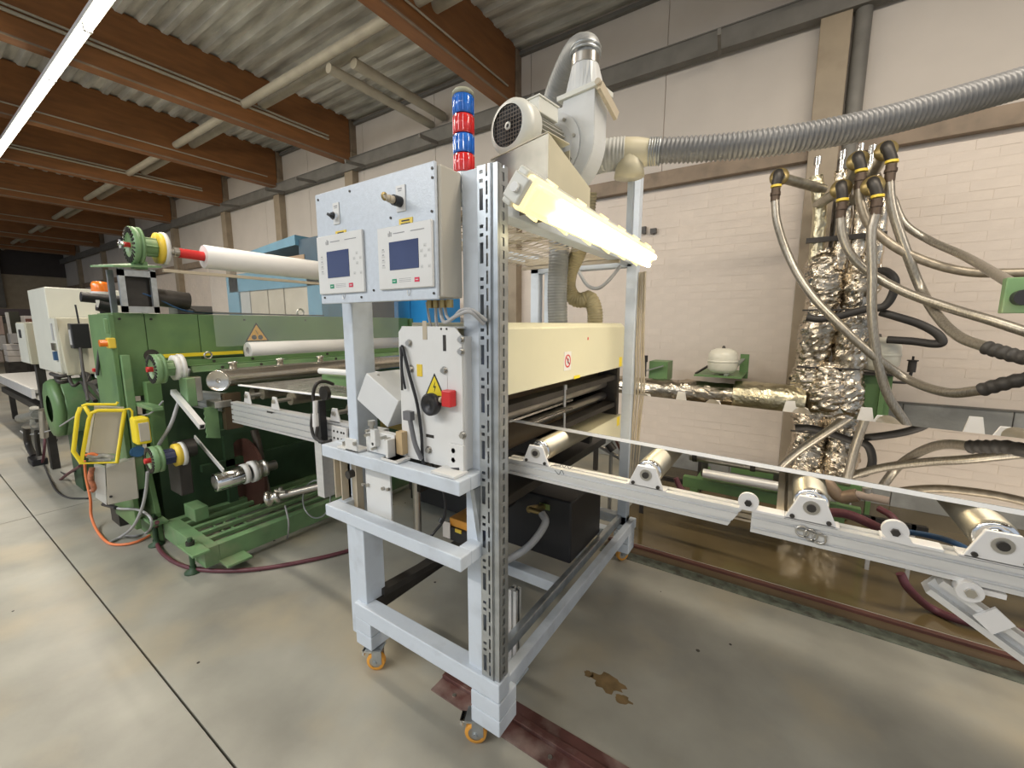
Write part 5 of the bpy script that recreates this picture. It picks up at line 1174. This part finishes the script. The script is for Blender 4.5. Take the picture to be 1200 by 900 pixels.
loop([Y(146, 481), Y(115, 481), Y(107, 484), Y(104, 492), Y(95, 543), Y(137, 542), Y(146, 481)])
loop([Y(106, 487), Y(99, 476), Y(94, 478), Y(91, 486), Y(86, 529), Y(96, 543)])
loop([Y(96, 476), Y(101, 474), Y(136, 474), Y(138, 471)], .008)
loop([Y(146, 480), Y(152, 479), Y(155, 482), Y(155, 490)], .006)
mb = MB(); random.seed(5)
obj('wire_cluster', MB().tube([Q(102, 534), Q(112, 536), Q(120, 534), Q(134, 536)], .014, 8).tube([Q(104, 538), Q(118, 539), Q(130, 538)], .012, 8), mat('mixed_wire_grey', (.35, .36, .36), .5, var=.4, scale=30), t)
obj('red_wire', MB().tube([Q(100, 534), Q(108, 532), Q(114, 534)], .010, 8), orangehose, t)
t = thing('junction_box', 'beige grey junction box hanging below the yellow-guarded panel', 'box', atp(140, 590, PP, PN))
J_ = lambda u, v, d=-.02: atp(u, v, PP+PN*d, PN)
obj('body', MB().prism([J_(124, 548), J_(158, 538), J_(163, 584), J_(126, 592)], -PN*.12), cabs, t, bev=.004)
obj('side_face', MB().prism([J_(110, 545), J_(123, 548), J_(125, 592), J_(112, 583)], -PN*.05), whitep, t)
obj('latch', MB().cyl(J_(130, 582, -.02), J_(130, 582, -.01), .008, n=10), dark, t)
obj('wire_cluster', MB().tube([J_(108, 548, .0), J_(106, 560, .0), J_(110, 572, .0), J_(107, 576, .0)], .014, 8), mat('mixed_wire_red', (.40, .14, .07), .5, var=.6, scale=40), t)
solo('blue_motor', MB().cyl(at(139, 532, y=.85), at(162, 529, y=.85), .036, n=18), mat('blue_enamel', (.03, .13, .30), .4), 'small blue motor just above the junction box', 'motor')
t = thing('yellow_box', 'small yellow switch box with a grey front right of the guarded panel', 'box', at(169, 518, y=.86))
a = at(157, 491, x=-3.25); b = at(179, 519, x=-3.25)
obj('case', MB().bx(-3.35, -3.25, a.y, b.y, b.z, a.z), yellow, t, bev=.012); obj('front', MB().bx(-3.251, -3.243, a.y+.015, b.y-.008, b.z+.02, a.z-.03), cabs, t, bev=.003)
# cables around the pendant
def cab(nm, lab, r, m, pts): return solo(nm, MB().tube([at(p[0], p[1], y=p[2]) if p[2] > .3 else at(p[0], p[1], z=p[2]) for p in pts], r, 10, sub=8), m, lab, 'cable')
cab('orange_cable', 'orange air hose dropping from the yellow-guarded panel to the floor', .0085, orangehose, [(99, 540, .72), (101, 560, .72), (106, 585, .72), (107, 605, .71), (114, 622, .70), (127, 636, .012), (145, 638, .012), (165, 633, .012), (186, 621, .012)])
cab('grey_cable', 'thick grey cable curving from the lowest chuck to the floor', .009, greycable, [(173, 553, .80), (171, 575, .80), (166, 597, .79), (156, 617, .78), (143, 628, .77), (128, 636, .012)])
cab('grey_cable', 'grey cable lying in a loop beneath the junction box', .008, greycable, [(122, 592, .76), (140, 596, .78), (160, 597, .80), (174, 604, .82), (178, 615, .83), (172, 624, .012), (160, 628, .012), (147, 628, .012)])
solo('cable_plug', MB().cyl(at(121, 591, y=.76), at(136, 595, y=.77), .013, n=10), black, 'black plug at the end of the looped grey cable', 'plug')
cab('grey_cable', 'grey cable falling from the machine shelf towards the lowest chuck', .011, greycable, [(222, 432, 1.15), (215, 455, 1.1), (208, 475, 1.0), (200, 498, .95), (187, 520, .92), (181, 533, .9)])
cab('thin_cable', 'pair of thin pale cables sagging left of the tilted profile', .005, greycable, [(160, 486, .9), (172, 486, .9), (182, 480, .92), (191, 470, .95)])
cab('floor_cable', 'maroon hose lying in a long curve on the floor around the green base', .0125, maroonh, [(184, 612, .86), (183, 625, .014), (186, 642, .014), (200, 656, .014), (225, 666, .014), (260, 669, .014), (300, 667, .014), (345, 660, .014), (395, 649, .014), (440, 635, .014)])
cab('black_cable', 'black cable drooping between the valve cluster and the panel', .012, maroonh, [(53, 510, .85), (51, 535, .8), (47, 556, .8), (52, 567, .8), (66, 565, .8), (80, 555, .8), (94, 546, .78)])
cab('black_cable', 'thin black cable lying on the floor behind the panel', .007, rubber, [(67, 515, .9), (61, 530, .87), (64, 546, .86), (75, 555, .85), (88, 552, .84)])
cab('black_cable', 'long black cable trailing on the floor to the orange hose', .007, rubber, [(52, 545, .012), (58, 560, .012), (66, 575, .012), (80, 583, .012), (103, 584, .012)])
cab('pale_cable', 'thin pale cable slung from the valve cluster to the yellow guard', .006, greycable, [(24, 505, .8), (30, 509, .8), (45, 508, .78), (65, 502, .76), (88, 488, .74)])
# ---------------------------------------------------------------- cabinets and drum at far left
wc = thing('white_cabinet', 'tall off-white electrical cabinet with a protruding beige lower section', 'cabinet', (-5.3, 1.0, 1.08))
obj('body', MB().bx(-5.9, -5.2, .795, 1.55, 1.08, 1.80), mat('off_white_enamel', (.66, .66, .58), .35, var=.03), wc, bev=.006)
a = at(60, 372, x=-5.0); b = at(128, 433, x=-5.0)
obj('lower_section', MB().prism([(-5.19, .80, 1.55), (-4.98, .80, 1.545), (-4.86, .80, 1.10), (-4.86, .80, 1.08), (-5.19, .80, 1.08)], (0, .36, 0)), mat('beige_enamel', (.48, .46, .35), .4, var=.03), wc, bev=.004)
obj('door_edge', MB().bx(-5.19, -4.95, .785, .80, 1.10, 1.54), mat('off_white_enamel', (.66, .66, .58), .35), wc)
obj('nameplate', MB().bx(-5.08, -5.03, .780, .785, 1.36, 1.50), greycable, wc); obj('switch', MB().bx(-5.10, -4.99, .770, .785, 1.28, 1.34), stainless, wc); obj('blue_plug', MB().bx(-5.06, -5.0, .765, .785, 1.20, 1.27), bluecable, wc)
obj('column', MB().bx(-5.6, -5.4, 1.0, 1.2, 0, 1.08), dark, wc)
t = thing('small_cabinet', 'small beige cabinet with a red knob left of the tall white cabinet', 'cabinet', (-6.3, .8, 1.08))
a = at(28, 378, x=-6); b = at(60, 430, x=-6)
obj('body', MB().bx(-6.5, -6.02, .765, .93, 1.11, 1.51), mat('beige_enamel', (.48, .46, .35), .4), t, bev=.005); obj('door', MB().bx(-6.45, -6.03, .755, .765, 1.12, 1.50), mat('off_white_enamel', (.66, .66, .58), .35), t)
obj('handle', MB().bx(-6.30, -6.22, .748, .756, 1.36, 1.44), black, t); obj('knob', MB().cyl((-6.02, .905, 1.36), (-5.97, .905, 1.36), .04, n=16), red, t, 'red round knob')
obj('column', MB().bx(-6.35, -6.25, .82, .88, 0, 1.11), dark, t)
t = thing('radio_box', 'black radio receiver box with a thin antenna on the white cabinet', 'box', at(95, 400, x=-4.8))
a = at(82, 379, x=-4.80); b = at(108, 408, x=-4.80)
obj('case', MB().bx(-4.90, -4.80, a.y, b.y, b.z, a.z), black, t, bev=.006); obj('side_label', MB().bx(-4.88, -4.82, a.y-.002, a.y, b.z+.03, a.z-.05), greycable, t)
obj('antenna', MB().cyl((-4.85, a.y+.06, a.z), (-4.85, a.y+.055, a.z+.15), .006, n=8), black, t)
t = thing('beacon', 'orange beacon on a black clamp beside the unwind stand', 'beacon', at(119, 340, x=-4.2))
c = at(118, 342, x=-4.2)
obj('lens', MB().lathe(c, (0, 0, 1), [(.05, 0), (.05, .05), (.04, .07), (0, .075)], 24), orlens, t); obj('base', MB().cyl(c-Vector((0, 0, .02)), c, .055, n=20), paperw, t)
d = at(118, 352, x=-4.15)
obj('clamp', MB().cyl(d+Vector((0, -.10, .02)), d+Vector((0, .12, 0)), .035, n=14).cyl(d+Vector((0, -.02, -.03)), d+Vector((0, .05, -.05)), .045, n=14).bx(d.x-.03, d.x+.03, d.y-.02, d.y+.0, d.z-.06, d.z+.03), black, t)
obj('white_tag', MB().bx(d.x+.035, d.x+.04, d.y-.035, d.y-.015, d.z-.05, d.z+.0), paperw, t)
obj('post', MB().cyl((c.x, c.y, 1.1), (c.x, c.y, c.z-.02), .02, n=10), dark, t)
t = thing('stop_button', 'yellow emergency stop box with orange-red button on the machine corner', 'button', at(128, 402, x=GX+.03))
a = at(125, 396, x=-3.56); b = at(136, 408, x=-3.56)
obj('box', MB().bx(-3.60, -3.54, a.y, b.y, b.z, a.z), yelo, t, bev=.006); obj('button', MB().cyl((-3.57, a.y, (a.z+b.z)/2), (-3.57, a.y-.035, (a.z+b.z)/2), .022, n=16), orlens, t)
solo('corner_cable', MB().tube([at(119, 368, x=-3.9), at(118, 390, x=-3.9), at(116, 415, x=-3.9), at(114, 440, x=-3.9)], .010, 8), rubber, 'black cable running down the left side of the machine end', 'cable')
solo('cabinet_cable', MB().tube([at(94, 408, x=-4.8), at(96, 425, x=-4.7), at(99, 445, x=-4.6), at(103, 470, x=-4.4)], .010, 8), rubber, 'dark cable hanging from the radio box', 'cable')
dr = thing('green_drum', 'large green drum housing with a ribbed rim below the white cabinet', 'housing', (-5.2, .95, .5))
A0 = Vector((-5.3, .72, .77))
obj('drum', MB().lathe((-5.35, .80, .76), (0, 1, 0), [(0, 0), (.25, 0), (.255, .01), (.255, .01), (.255, .40), (0, .40)], 20), greenl, dr)
obj('rim', MB().lathe((-5.35, .74, .76), (0, 1, 0), [(.12, 0), (.24, .0), (.26, .03), (.26, .06), (.2, .06)], 12), greenm, dr)
obj('mount', MB().bx(-5.5, -5.2, .85, 1.15, 0, .55), greend, dr)
t = thing('gear_motor', 'grey gear motor with a red lever and white lid left of the machine', 'motor', at(122, 462, x=-4.1))
a = at(112, 445, x=-4.15); b = at(134, 470, x=-4.15)
obj('motor_body', MB().box(((-4.15), (a.y+b.y)/2, (a.z+b.z)/2), (.2, b.y-a.y, (a.z-b.z)), rx=.4), dark, t, bev=.006); obj('cooling_face', MB().box((-4.04, a.y+.03, (a.z+b.z)/2+.01), (.02, .09, .07), rx=.4), galv, t)
c = at(128, 440, x=-4.1); obj('lid', MB().box(c, (.12, .13, .03)), mat('pale_green_lid', (.5, .55, .5), .4), t, bev=.004); c = at(122, 433, x=-4.1); obj('lever', MB().box(c, (.04, .12, .025)), red, t, bev=.005)
obj('bracket', MB().bx(-4.25, -4.05, a.y, b.y+.1, .0, b.z-.04), dark, t)
solo('hose_tangle', MB().tube([at(60, 438, x=-5), at(72, 441, x=-4.9), at(90, 437, x=-4.9), at(104, 440, x=-4.8), at(100, 455, x=-4.7), at(112, 470, x=-4.5)], .016, 8).tube([at(80, 440, x=-4.9), at(86, 452, x=-4.8), at(96, 448, x=-4.8), at(104, 465, x=-4.6)], .012, 8).tube([at(66, 440, x=-5), at(70, 447, x=-4.9), at(80, 446, x=-4.9)], .02, 8), dark, 'tangle of dark hoses on top of the green drum', 'hose')
# valve cluster and pedal
t = thing('valve_cluster', 'grey pneumatic valve cluster on a dark post with a foot pedal', 'valve', (-5.6, .77, 0))
V = lambda u, v, y=.77: at(u, v, y=y)
obj('body', MB().cyl(V(24, 490), V(44, 486), .045, n=14).cyl(V(40, 478), V(41, 500), .035, n=12), mat('valve_grey', (.30, .30, .27), .4, .5, var=.3, scale=20), t); obj('body_cap', MB().cyl(V(30, 500), V(46, 498), .03, n=12).cyl(V(50, 480), V(52, 512), .03, n=12), steel, t)
obj('post', MB().tube([V(31, 500), V(33, 520), V(40, 535)], .03, 10), dark, t); obj('hose', MB().tube([V(43, 505), V(44, 520), V(46, 534)], .02, 8), dark, t)
c = at(38, 541, z=.03); obj('pedal', MB().bx(c.x-.12, c.x+.12, c.y-.02, c.y+.1, 0, .07), black, t, bev=.01)
# white table roller line at the left edge
t = thing('left_table', 'bright aluminium roller table at the left edge of the hall', 'table', (-7.6, .9, 0))
a = at(42, 467, y=.95)
obj('top', MB().bx(-10.5, a.x, .95, 1.9, .66, .70), alu, t); obj('side_rail', MB().bx(-10.5, a.x+.02, .92, .95, .60, .72), aluw, t); obj('roller', MB().cyl((-10.5, 1.0, .60), (a.x, 1.0, .60), .04, n=14), whitep, t)
obj('frame', MB().bx(-10.4, a.x-.1, .96, 1.85, .42, .50), dark, t)
for x in (-10.2, a.x-.3): obj('leg', MB().bx(x, x+.06, 1.0, 1.06, 0, .44).bx(x, x+.06, 1.75, 1.81, 0, .44), dark, t)
# ---------------------------------------------------------------- far end of the hall
def far(u0, u1, v0, v1, x, nm, m, label, cat, dep=.6, group=None, ground=False):
    a = at(u0, v0, x=x); b = at(u1, v1, x=x)
    return solo(nm, MB().bx(x-dep, x, a.y, b.y, 0 if ground else max(0, b.z), a.z), m, label, cat, group, bev=.01)
t = thing('paper_pallet', 'stack of white paper on a dark pallet at the far end of the hall', 'pallet', (-18, 1.2, 0))
a = at(7, 404, x=-18); b = at(27, 424, x=-18)
for i in range(3): obj('paper_layer', MB().bx(-18.6, -18, a.y, b.y, b.z+(a.z-b.z)*i/3+.01, b.z+(a.z-b.z)*(i+1)/3), paper, t, bev=.01)
obj('pallet', MB().bx(-18.6, -17.98, a.y-.03, b.y+.05, 0, b.z), dark, t)
far(10, 28, 365, 402, -20, 'dark_machine', mat('dark_olive', (.07, .07, .05), .5), 'dark machine housing beside the paper stack, far end', 'machine', ground=True)
far(6, 13, 366, 384, -19, 'white_board', whitep, 'narrow white upright board leaning at the far end', 'board', .1, ground=True)
far(28, 44, 370, 380, -19, 'pink_carton', paper, 'long pale carton on the far shelf', 'carton'); far(27, 46, 380.2, 426, -19, 'dark_shelf', dark, 'dark shelf unit carrying the long pale carton', 'shelf', ground=True); far(30, 44, 373.5, 380, -18.9, 'red_brown_box', mat('red_brown', (.22, .09, .06), .6), 'red-brown box in front of the pale carton, far end', 'box', .2)
far(42, 45.5, 361, 377, -18, 'white_board', whitep, 'white upright board between the small cabinet and the carton, far end', 'board', .1, ground=True); far(49, 54, 363, 377, -18, 'white_board', whitep, 'white square board touching the tall cabinet edge, far end', 'board', .1, ground=True)
far(-6, 6, 370, 392, -19, 'carton_stack', mat('dull_pink_carton', (.40, .30, .26), .7), 'dull pink cartons stacked at the extreme left', 'carton'); far(-4, 9, 393, 410, -19, 'wrapped_goods', mat('wrapped_grey', (.45, .44, .43), .4), 'grey wrapped goods below the pink cartons', 'goods')
far(11, 26, 391, 402, -17.6, 'wrapped_goods', mat('wrapped_grey', (.45, .44, .43), .4), 'grey wrapped bundle on top of the paper stack', 'goods', .4); far(-6, 5, 412, 424, -17, 'crate', mat('grey_brown_crate', (.30, .25, .22), .6), 'grey-brown crate on the floor at the extreme left', 'crate')
far(26, 60, 385, 425, -22, 'storage_rack', dark, 'dark storage rack standing against the far wall', 'rack', 1.0, ground=True); far(-30, 60, 361, 370, -22.5, 'storage_beam', mat('purple_grey', (.10, .08, .085), .6), 'dark purple-grey rack beam along the far wall', 'beam', 1.0)
# ---------------------------------------------------------------- blue booth and cabinet
by = 3.55
t = thing('blue_booth', 'blue-grey steel booth with translucent front panels behind the green machine', 'booth', (-7, by, 0))
a = at(275, 300, y=by)
X0 = at(268, 330, y=by).x; X1 = at(373, 320, y=by).x; XM = at(350, 290, y=by).x
obj('roof', MB().prism([(X0+.3, by-.05, 2.62), (XM, by-.05, 2.78), (XM, by-.05, 2.64), (X0+.3, by-.05, 2.56)], (0, .75, 0)), blueg, t); obj('roof_box', MB().bx(XM, X1+.05, by, by+.7, 2.30, 2.72), mat('dark_blue_steel', (.03, .07, .11), .5), t)
for u0, u1 in ((266, 279), (360, 376)):
    x0, x1 = at(u0, 340, y=by).x, at(u1, 340, y=by).x; obj('post', MB().bx(x0, x1, by, by+.1, 0, 2.35), blueg, t)
obj('header', MB().bx(X0, X1, by, by+.1, 2.05, 2.35), blueg, t); obj('tan_window', MB().bx(at(338, 300, y=by).x, at(357, 300, y=by).x, by-.01, by, 2.28, 2.5), mat('tan_board', (.32, .23, .15), .6), t)
us = [279, 291, 312, 331, 360]
for i in range(4):
    x0, x1 = at(us[i], 340, y=by).x, at(us[i+1], 340, y=by).x
    obj('front_panel', MB().bx(x0+.02, x1-.02, by+.02, by+.04, .1, 2.05), mat('frosted_panel', (.62, .58, .48), .16, .35, var=.12, scale=3) if i != 0 else mat('grey_strip_panel', (.36, .38, .38), .3), t)
obj('side_wall', MB().bx(X1-.05, X1, by+.1, by+.8, 0, 2.35), blueg, t)
t = thing('blue_cabinet', 'bright blue cabinet with double doors seen between the frame posts', 'cabinet', (-4.2, 3.6, 0))
by = 3.35
x0, x1, x2 = at(425, 370, y=by).x, at(462, 370, y=by).x, at(501, 370, y=by).x
xx = [x0, (x0+x1)/2+.1, x1, (x1+x2)/2, x2]
obj('body', MB().bx(x0, x2, by+.02, by+.55, 0, 1.98), blueb, t, bev=.005)
for i in range(4): obj('door', MB().bx(xx[i]+.006, xx[i+1]-.006, by, by+.02, .1, 1.95), blueb, t, bev=.003)
obj('rail', MB().bx(x0+.1, x1+.1, by-.03, by, 1.42, 1.44), yelo, t)
solo('cable_tray', MB().bx(-3.9, -3.7, 2.9, 3.2, 1.566, 1.9).cyl((-3.8, 2.95, 1.57), (-3.8, 2.95, 1.95), .03, n=10), dark, 'dark cable bundle box rising behind the end of the green machine', 'box')
